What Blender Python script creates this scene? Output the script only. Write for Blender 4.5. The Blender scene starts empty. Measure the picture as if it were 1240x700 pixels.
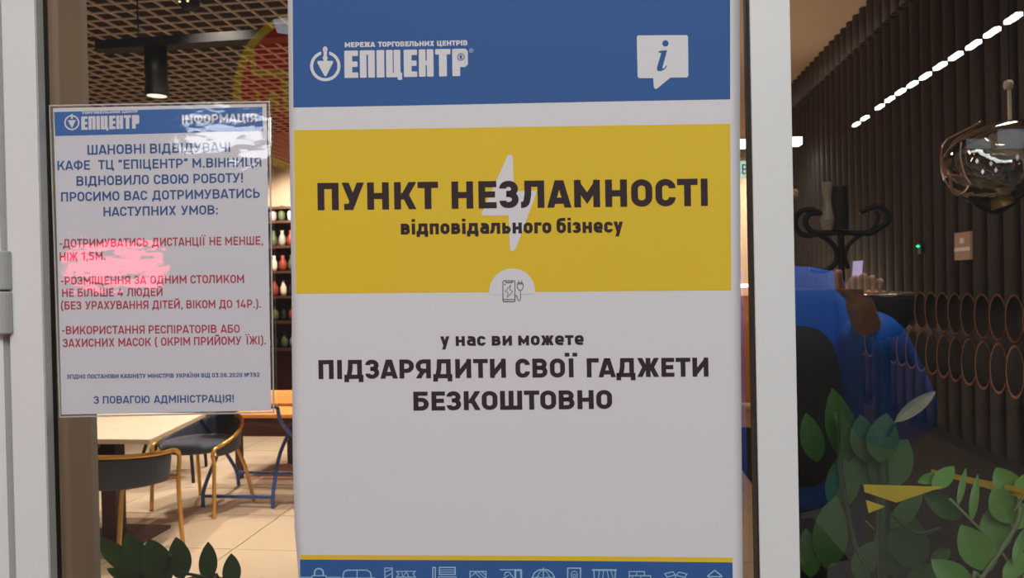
import bpy, bmesh, math, random
from mathutils import Vector, Matrix, Euler
random.seed(7)
PI = math.pi
R = math.radians
COL = bpy.context.scene.collection
SC = bpy.context.scene

# ---------------------------------------------------------------- camera
F = 900.0                       # focal length in pixels of a 1240x700 frame
CAM = Vector((0, 0, 1.45))
YAW, PITCH, ROLL = R(7.35), R(-0.43), R(-1.2)
RM = (Matrix.Rotation(YAW, 3, 'Z') @ Matrix.Rotation(R(90) + PITCH, 3, 'X') @ Matrix.Rotation(ROLL, 3, 'Z'))
cd = bpy.data.cameras.new('camera'); cam = bpy.data.objects.new('camera', cd); COL.objects.link(cam)
cam.location = CAM; cam.rotation_euler = RM.to_euler()
cd.sensor_width = 36; cd.lens = F / 1240 * 36; cd.clip_start = 0.02; cd.clip_end = 100
cd.dof.use_dof = True; cd.dof.focus_distance = 0.78; cd.dof.aperture_fstop = 20.0
SC.camera = cam

# ---------------------------------------------------------------- world, exposure
SC.view_settings.view_transform = 'Standard'; SC.view_settings.look = 'None'
SC.view_settings.exposure = 0.0; SC.view_settings.gamma = 1.0; SC.view_settings.use_curve_mapping = False
w = bpy.data.worlds.new('world'); SC.world = w; w.use_nodes = True
w.node_tree.nodes['Background'].inputs[0].default_value = (0.62, 0.60, 0.66, 1)
w.node_tree.nodes['Background'].inputs[1].default_value = 0.045

# ---------------------------------------------------------------- frames of reference
ALPHA = R(4.17)                 # the shop front is turned a little against the room's own axes
D = 0.745                       # camera to glass
N = Vector((-math.sin(ALPHA), math.cos(ALPHA), 0)); U = Vector((math.cos(ALPHA), math.sin(ALPHA), 0))
O = CAM + N * D; O.z = 0
def ray(px, py):
    return RM @ Vector(((px - 620) / F, -(py - 350) / F, -1))
def onf(px, py, off=0.0):       # seen point on the plane of the glass; off>0 = towards the hall. Returns facade-local (u, w, z)
    d = ray(px, py); t = (D - off) / d.dot(N); p = CAM + d * t
    q = p - O; return Vector((q.dot(U), q.dot(N), p.z))
def at(px, py, Y):              # seen point at room depth Y
    d = ray(px, py); return CAM + d * (Y / d.y)
def atz(px, py, z):
    d = ray(px, py); return CAM + d * ((z - CAM.z) / d.z)
def atx(px, py, x):
    d = ray(px, py); return CAM + d * (x / d.x)
def mirror(p):                  # the place in the hall whose reflection in the glass lies at p
    p = Vector(p); return p - N * (2 * ((p - O).dot(N)))
MF = Matrix.Translation(O) @ Matrix.Rotation(ALPHA, 4, 'Z')

# ---------------------------------------------------------------- lights
def area(name, loc, target, sx, sy, power, col):
    l = bpy.data.lights.new(name, 'AREA'); l.shape = 'RECTANGLE'; l.size = sx; l.size_y = sy; l.energy = power; l.color = col
    o = bpy.data.objects.new(name, l); COL.objects.link(o); o.location = loc
    o.rotation_euler = (Vector(target) - Vector(loc)).to_track_quat('-Z', 'Y').to_euler(); return o
def spot(name, loc, target, power, col, ang=80, blend=.5, rad=.06):
    l = bpy.data.lights.new(name, 'SPOT'); l.energy = power; l.color = col; l.spot_size = R(ang); l.spot_blend = blend; l.shadow_soft_size = rad
    o = bpy.data.objects.new(name, l); COL.objects.link(o); o.location = loc
    o.rotation_euler = (Vector(target) - Vector(loc)).to_track_quat('-Z', 'Y').to_euler(); return o
area('hall_light', (0.4, -4.6, 4.6), (0.1, 0.5, 1.0), 3.8, 1.8, 204, (.955, .995, .98))
area('hall_light_side', (2.4, -1.3, 3.9), (0.6, 0.4, 1.0), 1.2, 1.2, 19, (1, .99, .97))
area('hall_light_left', (-2.2, -1.7, 4.3), (0.0, 0.6, 1.2), 1.2, 1.2, 10, (1, .98, .98))
spot('jacket_fill_spot', (0.75, 0.25, 3.3), (0.75, -.55, 1.0), 150, (1, .98, .97), 44, .6, .12)  # added spot that only brightens the reflected jacket, no real fitting
for x, y, p in ((-2.2, 4.2, 190), (-3.1, 4.6, 190), (-1.6, 5.2, 170), (-2.4, 6.6, 220), (-3.4, 6.0, 190), (-1.9, 3.4, 120)):
    spot('cafe_spot', (x, y, 2.95), (x, y + .1, 0), p, (1, .87, .72), 78)
for x, y, p in ((-3.9, 8.2, 190), (-3.0, 8.2, 110), (0.6, 8.3, 90), (2.0, 8.5, 120)):
    spot('wall_spot', (x, y, 2.75), (x, 9.4, 1.9), p, (1, .86, .72), 100)
area('cafe_ceiling_wash', (0.75, 5.4, 1.2), (0.85, 5.3, 3.1), .8, 2.4, 15, (1, .88, .70))
area('planter_light', (1.25, 1.9, 2.95), (0.95, 1.45, .9), .3, .3, 10, (1, .95, .78))
area('planter_light_left', (-0.9, 2.2, 2.9), (-0.7, 1.5, .9), .3, .3, 17, (1, .90, .72))

# ---------------------------------------------------------------- materials
def srgb(*c):
    return tuple(((x / 255) / 12.92 if x / 255 <= .04045 else ((x / 255 + .055) / 1.055) ** 2.4) for x in c) + (1,)
MATS = {}
def mat(name, col, rough=.5, metal=0, spec=.5, noise=0, nscale=20, bump=0, bscale=40, coat=0, emis=None, estr=0, stretch=(1, 1, 1), sheen=0):
    if name in MATS: return MATS[name]
    m = bpy.data.materials.new(name); m.use_nodes = True; nt = m.node_tree; b = nt.nodes['Principled BSDF']
    b.inputs['Base Color'].default_value = col; b.inputs['Roughness'].default_value = rough; b.inputs['Metallic'].default_value = metal
    b.inputs['Specular IOR Level'].default_value = spec; b.inputs['Coat Weight'].default_value = coat; b.inputs['Coat Roughness'].default_value = .08
    b.inputs['Sheen Weight'].default_value = sheen
    if emis: b.inputs['Emission Color'].default_value = emis; b.inputs['Emission Strength'].default_value = estr
    if noise or bump:
        tc = nt.nodes.new('ShaderNodeTexCoord'); mp = nt.nodes.new('ShaderNodeMapping'); mp.inputs['Scale'].default_value = stretch
        nt.links.new(tc.outputs['Object'], mp.inputs['Vector'])
    if noise:
        n = nt.nodes.new('ShaderNodeTexNoise'); n.inputs['Scale'].default_value = nscale; n.inputs['Detail'].default_value = 5
        cr = nt.nodes.new('ShaderNodeMapRange'); cr.inputs['To Min'].default_value = 1 - noise; cr.inputs['To Max'].default_value = 1 + noise
        mx = nt.nodes.new('ShaderNodeVectorMath'); mx.operation = 'SCALE'; mx.inputs[0].default_value = col[:3]
        nt.links.new(mp.outputs[0], n.inputs['Vector']); nt.links.new(n.outputs['Fac'], cr.inputs['Value'])
        nt.links.new(cr.outputs[0], mx.inputs['Scale']); nt.links.new(mx.outputs[0], b.inputs['Base Color'])
    if bump:
        n2 = nt.nodes.new('ShaderNodeTexNoise'); n2.inputs['Scale'].default_value = bscale; n2.inputs['Detail'].default_value = 4
        bp = nt.nodes.new('ShaderNodeBump'); bp.inputs['Strength'].default_value = bump; bp.inputs['Distance'].default_value = .01
        nt.links.new(mp.outputs[0], n2.inputs['Vector']); nt.links.new(n2.outputs['Fac'], bp.inputs['Height']); nt.links.new(bp.outputs[0], b.inputs['Normal'])
    MATS[name] = m; return m
def emit(name, col, s):
    if name in MATS: return MATS[name]
    m = bpy.data.materials.new(name); m.use_nodes = True; nt = m.node_tree; nt.nodes.clear()
    e = nt.nodes.new('ShaderNodeEmission'); e.inputs[0].default_value = col; e.inputs[1].default_value = s
    o = nt.nodes.new('ShaderNodeOutputMaterial'); nt.links.new(e.outputs[0], o.inputs[0]); MATS[name] = m; return m
def glassy(name, refl, tint=(1, 1, 1, 1), rough=0.0, bump=0, bscale=30, fres=False, stretch=(1, 1, 1), dist=.002):
    m = bpy.data.materials.new(name); m.use_nodes = True; nt = m.node_tree; nt.nodes.clear()
    t = nt.nodes.new('ShaderNodeBsdfTransparent'); t.inputs[0].default_value = tint
    g = nt.nodes.new('ShaderNodeBsdfGlossy'); g.inputs['Roughness'].default_value = rough
    mx = nt.nodes.new('ShaderNodeMixShader'); mx.inputs[0].default_value = refl
    o = nt.nodes.new('ShaderNodeOutputMaterial')
    nt.links.new(t.outputs[0], mx.inputs[1]); nt.links.new(g.outputs[0], mx.inputs[2]); nt.links.new(mx.outputs[0], o.inputs[0])
    if fres:
        lw = nt.nodes.new('ShaderNodeLayerWeight'); lw.inputs[0].default_value = .35
        mr = nt.nodes.new('ShaderNodeMapRange'); mr.inputs['To Min'].default_value = refl; mr.inputs['To Max'].default_value = .9
        nt.links.new(lw.outputs['Facing'], mr.inputs['Value']); nt.links.new(mr.outputs[0], mx.inputs[0])
    if bump:
        tc = nt.nodes.new('ShaderNodeTexCoord'); mp = nt.nodes.new('ShaderNodeMapping'); mp.inputs['Scale'].default_value = stretch
        n2 = nt.nodes.new('ShaderNodeTexNoise'); n2.inputs['Scale'].default_value = bscale; n2.inputs['Detail'].default_value = 2.5
        bp = nt.nodes.new('ShaderNodeBump'); bp.inputs['Strength'].default_value = bump; bp.inputs['Distance'].default_value = dist
        nt.links.new(tc.outputs['Object'], mp.inputs[0]); nt.links.new(mp.outputs[0], n2.inputs['Vector']); nt.links.new(n2.outputs['Fac'], bp.inputs['Height'])
        nt.links.new(bp.outputs[0], g.inputs['Normal'])
    MATS[name] = m; return m

M_frame = mat('white_powder_coat', srgb(236, 235, 231), .42, noise=.02, nscale=60)
M_bevel = mat('grey_bead', srgb(186, 185, 180), .45)
M_gasket = mat('black_rubber', (.008, .007, .007, 1), .6)
M_paper = mat('poster_paper', srgb(230, 226, 227), .62, noise=.012, nscale=4, bump=.05, bscale=9)
M_blue = mat('print_blue', srgb(56, 98, 158), .65, spec=.3, noise=.05, nscale=14, stretch=(.15, 1, 2.2))
M_yellow = mat('print_yellow', srgb(238, 200, 52), .65, spec=.3, noise=.03, nscale=5)
M_ink = mat('print_dark', srgb(62, 46, 48), .7, spec=.25)
M_inkline = mat('print_grey_line', srgb(110, 104, 106), .6)
M_white = mat('print_unprinted', srgb(230, 226, 227), .62)
M_iceblue = mat('print_pale_blue', srgb(160, 196, 226), .55)
M_sheet = mat('sheet_paper', srgb(226, 224, 228), .5, noise=.012, nscale=7)
M_sblue = mat('sheet_print_blue', srgb(62, 112, 178), .5)
M_sink = mat('sheet_text_blue', srgb(62, 98, 152), .5)
M_sred = mat('sheet_text_red', srgb(192, 74, 92), .5)
M_film = glassy('laminate_film', .05, (.99, .99, .99, 1), .05, .9, 26, stretch=(1, 1, 1.9), dist=.00045)
M_edge = glassy('laminate_edge', .12, (.86, .86, .87, 1), .1)
M_glass = glassy('pane_glass', .13, (.95, .96, .955, 1), 0)
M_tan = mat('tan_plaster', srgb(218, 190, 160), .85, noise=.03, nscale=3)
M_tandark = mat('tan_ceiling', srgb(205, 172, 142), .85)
M_post = mat('grey_brown_paint', srgb(216, 204, 192), .6, noise=.03)
M_black = mat('black_metal', (.012, .011, .012, 1), .55, spec=.3)
M_bkmatte = mat('black_matte', (.006, .006, .007, 1), .7)
M_grid = mat('ceiling_grid_brown', srgb(214, 196, 176), .55)
M_plenum = mat('plenum_brown', srgb(40, 32, 29), .95)
M_tile = mat('floor_tile', srgb(222, 198, 172), .38, noise=.07, nscale=3, stretch=(1, 4, 1))
M_grout = mat('floor_base', srgb(150, 134, 118), .8)
M_hallx = mat('hall_floor', srgb(120, 112, 108), .4)
M_gold = mat('gold_tube', srgb(226, 176, 84), .3, metal=.55)
M_slate = mat('slate_velvet', srgb(62, 70, 88), .85, noise=.15, nscale=30, sheen=.3)
M_top = mat('cream_table_top', srgb(240, 220, 196), .45)
M_wood = mat('orange_wood', srgb(226, 150, 78), .42, noise=.14, nscale=9, stretch=(1, 8, 1))
M_brown = mat('dark_brown_wood', srgb(84, 48, 34), .5, noise=.2, nscale=12, stretch=(1, 1, 5))
M_bluem = mat('blue_metal', srgb(52, 92, 176), .35)
M_tube = mat('cardboard_tube', srgb(76, 66, 60), .6, noise=.22, nscale=7, stretch=(3, 3, .3))
M_rim = mat('cardboard_rim', srgb(196, 132, 92), .7)
M_wains = mat('dark_panel', srgb(32, 28, 27), .6, noise=.2)
M_leaf = mat('leaf_green', srgb(84, 138, 44), .5, noise=.25, nscale=18, coat=.08)
M_leafdk = mat('leaf_dark_green', srgb(46, 84, 26), .55, noise=.3, nscale=18, spec=.3)
M_leafpale = mat('leaf_pale', srgb(140, 138, 104), .5, noise=.3, nscale=40)
M_stem = mat('stem_green', srgb(120, 134, 92), .5)
M_stemdk = mat('stem_dark', srgb(40, 64, 36), .5)
M_pot = mat('dark_planter', srgb(46, 42, 42), .6)
M_soil = mat('soil', srgb(48, 36, 28), .95, bump=.6)
M_lampglass = glassy('smoked_glass', .16, (.66, .58, .50, 1), .02, .8, 22, fres=True)
M_amber = mat('amber_glass', srgb(168, 120, 88), .12, metal=.5, coat=1)
M_jacket = mat('blue_jacket', srgb(10, 120, 245), .6, bump=.5, bscale=9)
M_skin = mat('skin', srgb(226, 164, 130), .5)
M_trouser = mat('black_trousers', (.01, .01, .012, 1), .8)
M_hair = mat('dark_hair', (.02, .014, .01, 1), .7)

# ---------------------------------------------------------------- object helpers
def link(name, verts, faces, m, parent=None, mats=None, fm=None, smooth=False, local=False):
    me = bpy.data.meshes.new(name); me.from_pydata([tuple(v) for v in verts], [], faces)
    for x in (mats or [m]): me.materials.append(x)
    if fm:
        for p, i in zip(me.polygons, fm): p.material_index = i
    if smooth:
        for p in me.polygons: p.use_smooth = True
    me.update()
    o = bpy.data.objects.new(name, me); COL.objects.link(o)
    if parent is not None: o.parent = parent
    return o
def recalc(o):
    bm = bmesh.new(); bm.from_mesh(o.data); bmesh.ops.recalc_face_normals(bm, faces=bm.faces); bm.to_mesh(o.data); bm.free()
def empty(name, loc=(0, 0, 0), rz=0, kind=None):
    o = bpy.data.objects.new(name, None); COL.objects.link(o); o.location = loc; o.rotation_euler = (0, 0, rz); o.empty_display_size = .05
    if kind: o['kind'] = kind
    return o
def tag(o, label, cat, group=None):
    o['label'] = label; o['category'] = cat
    if group: o['group'] = group
    return o
def struct(o): o['kind'] = 'structure'; return o
class MB:
    def __init__(s): s.v = []; s.f = []; s.m = []
    def add(s, vs, fs, mi=0):
        k = len(s.v); s.v += [Vector(v) for v in vs]; s.f += [tuple(i + k for i in f) for f in fs]; s.m += [mi] * len(fs); return s
    def box(s, a, b, mi=0):
        x0, y0, z0 = a; x1, y1, z1 = b
        return s.add([(x0, y0, z0), (x1, y0, z0), (x1, y1, z0), (x0, y1, z0), (x0, y0, z1), (x1, y0, z1), (x1, y1, z1), (x0, y1, z1)],
              [(0, 3, 2, 1), (4, 5, 6, 7), (0, 1, 5, 4), (1, 2, 6, 5), (2, 3, 7, 6), (3, 0, 4, 7)], mi)
    def prism(s, poly, z0, z1, mi=0):        # vertical extrusion of an (x, y) outline
        n = len(poly)
        return s.add([(p[0], p[1], z0) for p in poly] + [(p[0], p[1], z1) for p in poly],
              [tuple(range(n))[::-1], tuple(range(n, 2 * n))] + [(i, (i + 1) % n, n + (i + 1) % n, n + i) for i in range(n)], mi)
    def tube(s, pts, r, n=8, mi=0, cap=True):
        pts = [Vector(p) for p in pts]; rs = r if isinstance(r, (list, tuple)) else [r] * len(pts)
        vs = []; up = None
        for i, p in enumerate(pts):
            t = (pts[min(i + 1, len(pts) - 1)] - pts[max(i - 1, 0)])
            t = t.normalized() if t.length > 1e-9 else Vector((0, 0, 1))
            if up is None: up = Vector((0, 0, 1)) if abs(t.z) < .9 else Vector((1, 0, 0))
            a = t.cross(up).normalized(); bb = a.cross(t).normalized(); up = bb
            for k in range(n):
                c, sn = math.cos(2 * PI * k / n), math.sin(2 * PI * k / n); vs.append(p + a * (c * rs[i]) + bb * (sn * rs[i]))
        fs = []
        for i in range(len(pts) - 1):
            for k in range(n): fs.append((i * n + k, i * n + (k + 1) % n, (i + 1) * n + (k + 1) % n, (i + 1) * n + k))
        if cap: fs += [tuple(range(n))[::-1], tuple(range((len(pts) - 1) * n, len(pts) * n))]
        return s.add(vs, fs, mi)
    def lathe(s, prof, c=(0, 0, 0), n=24, mi=0):   # (r, z) profile round a vertical axis
        vs = []; c = Vector(c)
        for r, z in prof:
            for k in range(n): vs.append(c + Vector((r * math.cos(2 * PI * k / n), r * math.sin(2 * PI * k / n), z)))
        fs = [(i * n + k, i * n + (k + 1) % n, (i + 1) * n + (k + 1) % n, (i + 1) * n + k) for i in range(len(prof) - 1) for k in range(n)]
        return s.add(vs, fs, mi)
    def build(s, name, m, parent=None, smooth=False, fix=True, bevel=0):
        o = link(name, s.v, s.f, None, parent, m if isinstance(m, list) else [m], s.m, smooth)
        if fix: recalc(o)
        if bevel:
            md = o.modifiers.new('b', 'BEVEL'); md.width = bevel; md.segments = 2; md.limit_method = 'ANGLE'
        return o
def spl(pts, n=6):              # Catmull-Rom through the points
    pts = [Vector(p) for p in pts]; out = []
    P = [pts[0] * 2 - pts[1]] + pts + [pts[-1] * 2 - pts[-2]]
    for i in range(1, len(P) - 2):
        for k in range(n):
            t = k / n; a, b, c, d = P[i - 1], P[i], P[i + 1], P[i + 2]
            out.append(.5 * ((2 * b) + (c - a) * t + (2 * a - 5 * b + 4 * c - d) * t * t + (3 * b - a - 3 * c + d) * t ** 3))
    out.append(pts[-1]); return out

# ---------------------------------------------------------------- SHOP FRONT: door, fixed window, wall
def fu(px, py=350, off=0): return onf(px, py, off).x
door = empty('door_1', O, ALPHA, 'structure')
TOP, BOT = 2.25, 0.0
PR = .018
uL = fu(10, 350, PR); uB = fu(50, 350, PR); uG = uB + .001
MB().box((uL, -PR, BOT), (uB, .003, TOP)).build('stile', M_frame, door, bevel=.001)
MB().box((uB, -PR + .0015, .12), (uB + .0010, -.0062, TOP - .1)).build('glazing_bead', M_bevel, door)
MB().box((uB, -.0062, .12), (uB + .0016, 0, TOP - .1)).build('gasket', M_gasket, door)
rL = fu(914, 350, PR); rR = fu(963, 350, PR)
MB().box((rL, -PR, BOT), (rR, .003, TOP)).build('stile', M_frame, door, bevel=.001)
MB().box((rL - .0015, -PR + .0015, .12), (rL, 0, TOP - .1)).build('gasket', M_gasket, door)
for z0, z1 in ((0, .12), (TOP - .1, TOP)):
    MB().box((uB, -PR, z0), (rL, .03, z1)).build('rail', M_frame, door)
MB().box((uG, .0, .12), (rL, .001, TOP - .1)).build('glass_pane', M_glass, door)
# hinge on the left edge (barrel of two knuckles)
hz0, hzm, hz1 = onf(5, 405, .03).z, onf(5, 352, .03).z, onf(5, 303, .03).z
hx = fu(10, 350, .025) - .0105
for a, b in ((hz0, hzm - .0008), (hzm + .0008, hz1)):
    h = MB(); h.lathe([(0, a), (.0085, a), (.0098, a + .0015), (.0098, b - .0015), (.0085, b), (0, b)], (hx, -.021, 0), 20); h.build('hinge_knuckle', M_bevel, door, smooth=False)
# jamb beside the door
jx = fu(2.2, 350, .016)
MB().box((jx - .075, -.016, 0), (jx, .03, TOP)).build('trim_1', M_frame, None)
t1 = bpy.data.objects['trim_1']; t1.location = O; t1.rotation_euler = (0, 0, ALPHA); struct(t1)
MB().box((jx, -.008, 0), (uL, .03, TOP)).build('gasket', M_bevel, door)
# fixed window to the right of the door
win = empty('window_1', O, ALPHA, 'structure')
wR = rR + 1.35
MB().box((rR, -.004, .1), (rR + .0035, 0, TOP - .1)).build('gasket', M_gasket, win)
MB().box((rR, .0, .1), (wR, .001, TOP - .1)).build('glass_pane', M_glass, win)
for z0, z1 in ((0, .1), (TOP - .1, TOP)): MB().box((rR, -.03, z0), (wR, .03, z1)).build('rail', M_frame, win)
MB().box((wR, -.03, 0), (wR + .06, .03, TOP)).build('mullion', M_frame, win)
wf = empty('wall_front', O, ALPHA, 'structure')
MB().box((-4.5, -.05, 0), (jx - .075, .05, 3.15)).build('wall_panel', M_post, wf)
MB().box((jx - .075, -.05, TOP), (wR + .06, .05, 3.15)).build('header_panel', M_post, wf)
MB().box((wR + .06, -.05, 0), (wR + .6, .05, 3.15)).build('wall_panel', M_post, wf)

# ---------------------------------------------------------------- LETTERING: a plain geometric stroke alphabet
def rounded(pts, rad, closed):
    pts = [Vector((p[0], p[1])) for p in pts]; n = len(pts); out = []
    for i, p in enumerate(pts):
        r = rad[i] if isinstance(rad, (list, tuple)) else rad
        if (not closed and i in (0, n - 1)) or r <= 0: out.append(p); continue
        a = pts[i - 1]; c = pts[(i + 1) % n]; da = (a - p); dc = (c - p)
        ang = da.angle(dc, PI)
        if ang > PI - .02: out.append(p); continue
        tl = r / math.tan(ang / 2); lim = .4999 * min(da.length, dc.length) if True else 0
        if (not closed) and i == 1: lim = min(da.length * .999, .4999 * dc.length)
        if (not closed) and i == n - 2: lim = min(dc.length * .999, .4999 * da.length)
        if (not closed) and n == 3: lim = .999 * min(da.length, dc.length)
        tl = min(tl, lim); rr = tl * math.tan(ang / 2)
        A = p + da.normalized() * tl; C = p + dc.normalized() * tl
        ce = p + (da.normalized() + dc.normalized()).normalized() * (rr / math.sin(ang / 2))
        va = A - ce; vc = C - ce; tot = va.angle(vc, 0); sg = 1 if va.x * vc.y - va.y * vc.x > 0 else -1
        for k in range(7):
            t = tot * k / 6 * sg; out.append(ce + Vector((va.x * math.cos(t) - va.y * math.sin(t), va.x * math.sin(t) + va.y * math.cos(t))))
    return out
def stroke(pts, w, rad=0, closed=False):
    p = rounded(pts, rad, closed); q = [p[0]]
    for x in p[1:]:
        if (x - q[-1]).length > 1e-5: q.append(x)
    if closed and (q[0] - q[-1]).length < 1e-5: q.pop()
    p = q; n = len(p); L = []; Rr = []
    for i in range(n):
        if closed: d1 = (p[i] - p[i - 1]); d2 = (p[(i + 1) % n] - p[i])
        else: d1 = (p[i] - p[i - 1]) if i else (p[1] - p[0]); d2 = (p[i + 1] - p[i]) if i < n - 1 else d1
        n1 = Vector((-d1.y, d1.x)).normalized(); n2 = Vector((-d2.y, d2.x)).normalized()
        m = n1 + n2; m = n1 if m.length < .1 else m.normalized()
        k = min(1 / max(m.dot(n1), .3), 2.2) * w / 2; L.append(p[i] + m * k); Rr.append(p[i] - m * k)
    polys = []
    for i in range(n if closed else n - 1):
        j = (i + 1) % n; polys.append([L[i], L[j], Rr[j], Rr[i]])
    return polys
WID = {'П': .70, 'У': .74, 'Н': .72, 'К': .74, 'Т': .68, 'Е': .60, 'З': .64, 'Л': .78, 'А': .82, 'М': .86, 'О': .70, 'С': .67, 'Р': .67, 'Д': .84, 'Я': .70,
       'И': .74, 'Й': .74, 'В': .70, 'Г': .56, 'Ж': 1.02, 'Б': .68, 'Ш': .98, 'Щ': 1.04, 'Ц': .76, 'Ь': .66, 'Ю': .98, 'Х': .74, 'Ф': .90, 'Ч': .68,
       '0': .64, '2': .62, '3': .62, '4': .68, '5': .62, '6': .64, '9': .64, '1': .40, '№': 1.1, 'K': .6}
LOW = {'в': 'В', 'п': 'П', 'о': 'О', 'л': 'Л', 'ь': 'Ь', 'н': 'Н', 'г': 'Г', 'з': 'З', 'с': 'С', 'м': 'М', 'ж': 'Ж', 'т': 'Т', 'и': 'И', 'д': 'Д'}
KL = {'А': .09, 'Т': .07, 'У': .07, 'Л': .07, 'Д': .04, 'О': .035, 'С': .035, 'З': .05, 'Ж': .06, 'Х': .05, 'Ї': .12, 'Ч': .02, 'Я': .04, 'Ф': .04}
KR = {'А': .09, 'Т': .07, 'У': .07, 'К': .06, 'Г': .10, 'Р': .04, 'О': .035, 'С': .05, 'Ж': .06, 'Х': .05, 'Ї': .12, 'Ь': .03, 'Б': .03, 'В': .02, 'З': .03, 'Ф': .04, 'Ю': .03, 'Е': .03}
KLOW = {'а': 'Е', 'е': 'О', 'у': 'У', 'б': 'О', 'і': '', 'о': 'О'}
def kern(a, b_):
    def k(t, c):
        if c in t: return t[c]
        u = LOW.get(c, KLOW.get(c, '')); return .6 * t.get(u, 0)
    return k(KR, a) + k(KL, b_)
def glyph(ch, w):
    H = 1.0; sc = 1
    P = []
    def S(p, r=0, c=False): P.extend(stroke(p, w, r, c))
    def DG(x0, y0, x1, y1):         # slanting stroke with level ends
        L = math.hypot(x1 - x0, y1 - y0); hw = w / 2 * L / abs(y1 - y0); P.append([Vector((x0 - hw, y0)), Vector((x0 + hw, y0)), Vector((x1 + hw, y1)), Vector((x1 - hw, y1))])
    def VD(x0, y0, x1, y1):         # slanting stroke with upright ends
        L = math.hypot(x1 - x0, y1 - y0); dv = w / 2 * L / abs(x1 - x0); P.append([Vector((x0, y0 - dv)), Vector((x1, y1 - dv)), Vector((x1, y1 + dv)), Vector((x0, y0 + dv))])
    def HW(dx, dy): return w / 2 * math.hypot(dx, dy) / abs(dy)
    low = ch in LOW; h = w / 2
    if low: H = .74; g = LOW[ch]; W = WID[g] * .80
    else: g = ch; W = WID.get(g, .7)
    t = H - h; r = W - h
    if g == 'П': S([(h, 0), (h, t), (r, t), (r, 0)])
    elif g == 'Г': S([(h, 0), (h, t), (W, t)])
    elif g == 'Т': S([(0, t), (W, t)]); S([(W / 2, 0), (W / 2, H)])
    elif g == 'Н': S([(h, 0), (h, H)]); S([(r, 0), (r, H)]); S([(h, H / 2), (r, H / 2)])
    elif g in 'ІЇ|':
        W = w; S([(h, 0), (h, H)])
        if g == 'Ї':
            W = w + .34; P.clear(); S([(W / 2, 0), (W / 2, H)])
            for x in (h * .9, W - h * .9): S([(x, H + .10), (x, H + .10 + w * .9)])
    elif g == 'Е': S([(W, h), (h, h), (h, t), (W, t)]); S([(h, H * .51), (W * .92, H * .51)])
    elif g in 'О0': S([(h, h), (r, h), (r, t), (h, t)], (W / 2 - h) * .98, True)
    elif g == 'С': R0 = (W / 2 - h) * .98; S([(r, H * .67), (r, t), (h, t), (h, h), (r, h), (r, H * .33)], R0)
    elif g == 'Р': m = H * .40; S([(h, 0), (h, t), (r, t), (r, m), (h, m)], [0, 0, .28 * H, .28 * H, 0])
    elif g == 'В': m = H * .52; S([(h, h), (h, t), (r - .03, t), (r - .03, m), (h, m)], [0, 0, .2, .2, 0]); S([(h, m), (r, m), (r, h), (0, h)], [0, .22, .22, 0])
    elif g == 'Б': m = H * .57; S([(W * .93, t), (h, t), (h, h), (r, h), (r, m), (h, m)], [0, 0, 0, .25, .25, 0])
    elif g == 'Ь': m = H * .57; S([(h, H), (h, h), (r, h), (r, m), (h, m)], [0, 0, .25, .25, 0])
    elif g == 'Я':
        m = H * .40; S([(r, 0), (r, t), (h, t), (h, m), (r, m)], [0, 0, .28 * H, .28 * H, 0]); q = HW(.2, .4); DG(q, 0, W * .48, m)
    elif g in 'ИЙ':
        S([(h, 0), (h, H)]); S([(r, 0), (r, H)]); VD(h, w * .62, r, H - w * .62)
        if g == 'Й': S([(W * .25, H + .22), (W * .3, H + .12), (W * .7, H + .12), (W * .75, H + .22)], .05)
    elif g == 'М': S([(h, 0), (h, H)]); S([(r, 0), (r, H)]); VD(h, H - w * .7, W / 2, H * .33); VD(W / 2, H * .33, r, H - w * .7)
    elif g == 'А': q = HW(W / 2, H); DG(q, 0, W / 2 - w * .12, H); DG(W - q, 0, W / 2 + w * .12, H); S([(W * .24, H * .25), (W * .76, H * .25)])
    elif g == 'К': S([(h, 0), (h, H)]); q = HW(W * .4, H * .6); DG(w + .05, H * .36, W - q, H); DG(W - q, 0, W * .46, H * .60)
    elif g == 'Х': q = HW(W, H) ; DG(q, 0, W - q, H); DG(W - q, 0, q, H)
    elif g == 'У': q = HW(W * .4, H); DG(W * .34, 0, W - q, H); DG(W * .50, H * .30, q, H); S([(W * .10, h), (W * .36, h)])
    elif g == 'Л': S([(0, h), (W * .22, h), (W * .30, H * .5), (W * .30, t), (r, t), (r, 0)], [0, .16, 0, 0, 0, 0])
    elif g == 'Д':
        S([(W * .22, h), (W * .30, H * .5), (W * .32, t), (W * .82 , t), (W * .82 , h)]); S([(0, h), (W, h)]); S([(h * .8, -.17), (h * .8, w)]) ; S([(W - h * .8, -.17), (W - h * .8, w)])
    elif g == 'З':
        m = H * .52; S([(h, H * .72), (h, t), (r - .02, t), (r - .02, m), (W * .36, m)], [0, .22 * H, .22 * H, .2 * H, 0]); S([(W * .36, m), (r, m), (r, h), (h, h), (h, H * .27)], [0, .2 * H, .24 * H, .24 * H, 0])
    elif g == '3': S([(0, t), (r, t), (W * .45, H * .58)]); S([(W * .4, H * .56), (r, H * .56), (r, h), (h, h), (h, .25)], [0, .2, .2, .2, 0])
    elif g == 'Ж':
        c = W / 2; S([(c, 0), (c, H)]); q = HW(.3, .6)
        for s in (-1, 1): DG(c + s * .10, H * .38, c + s * (c - q), H); DG(c + s * (c - q), 0, c + s * .12, H * .6)
    elif g in 'ШЩЦ':
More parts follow.
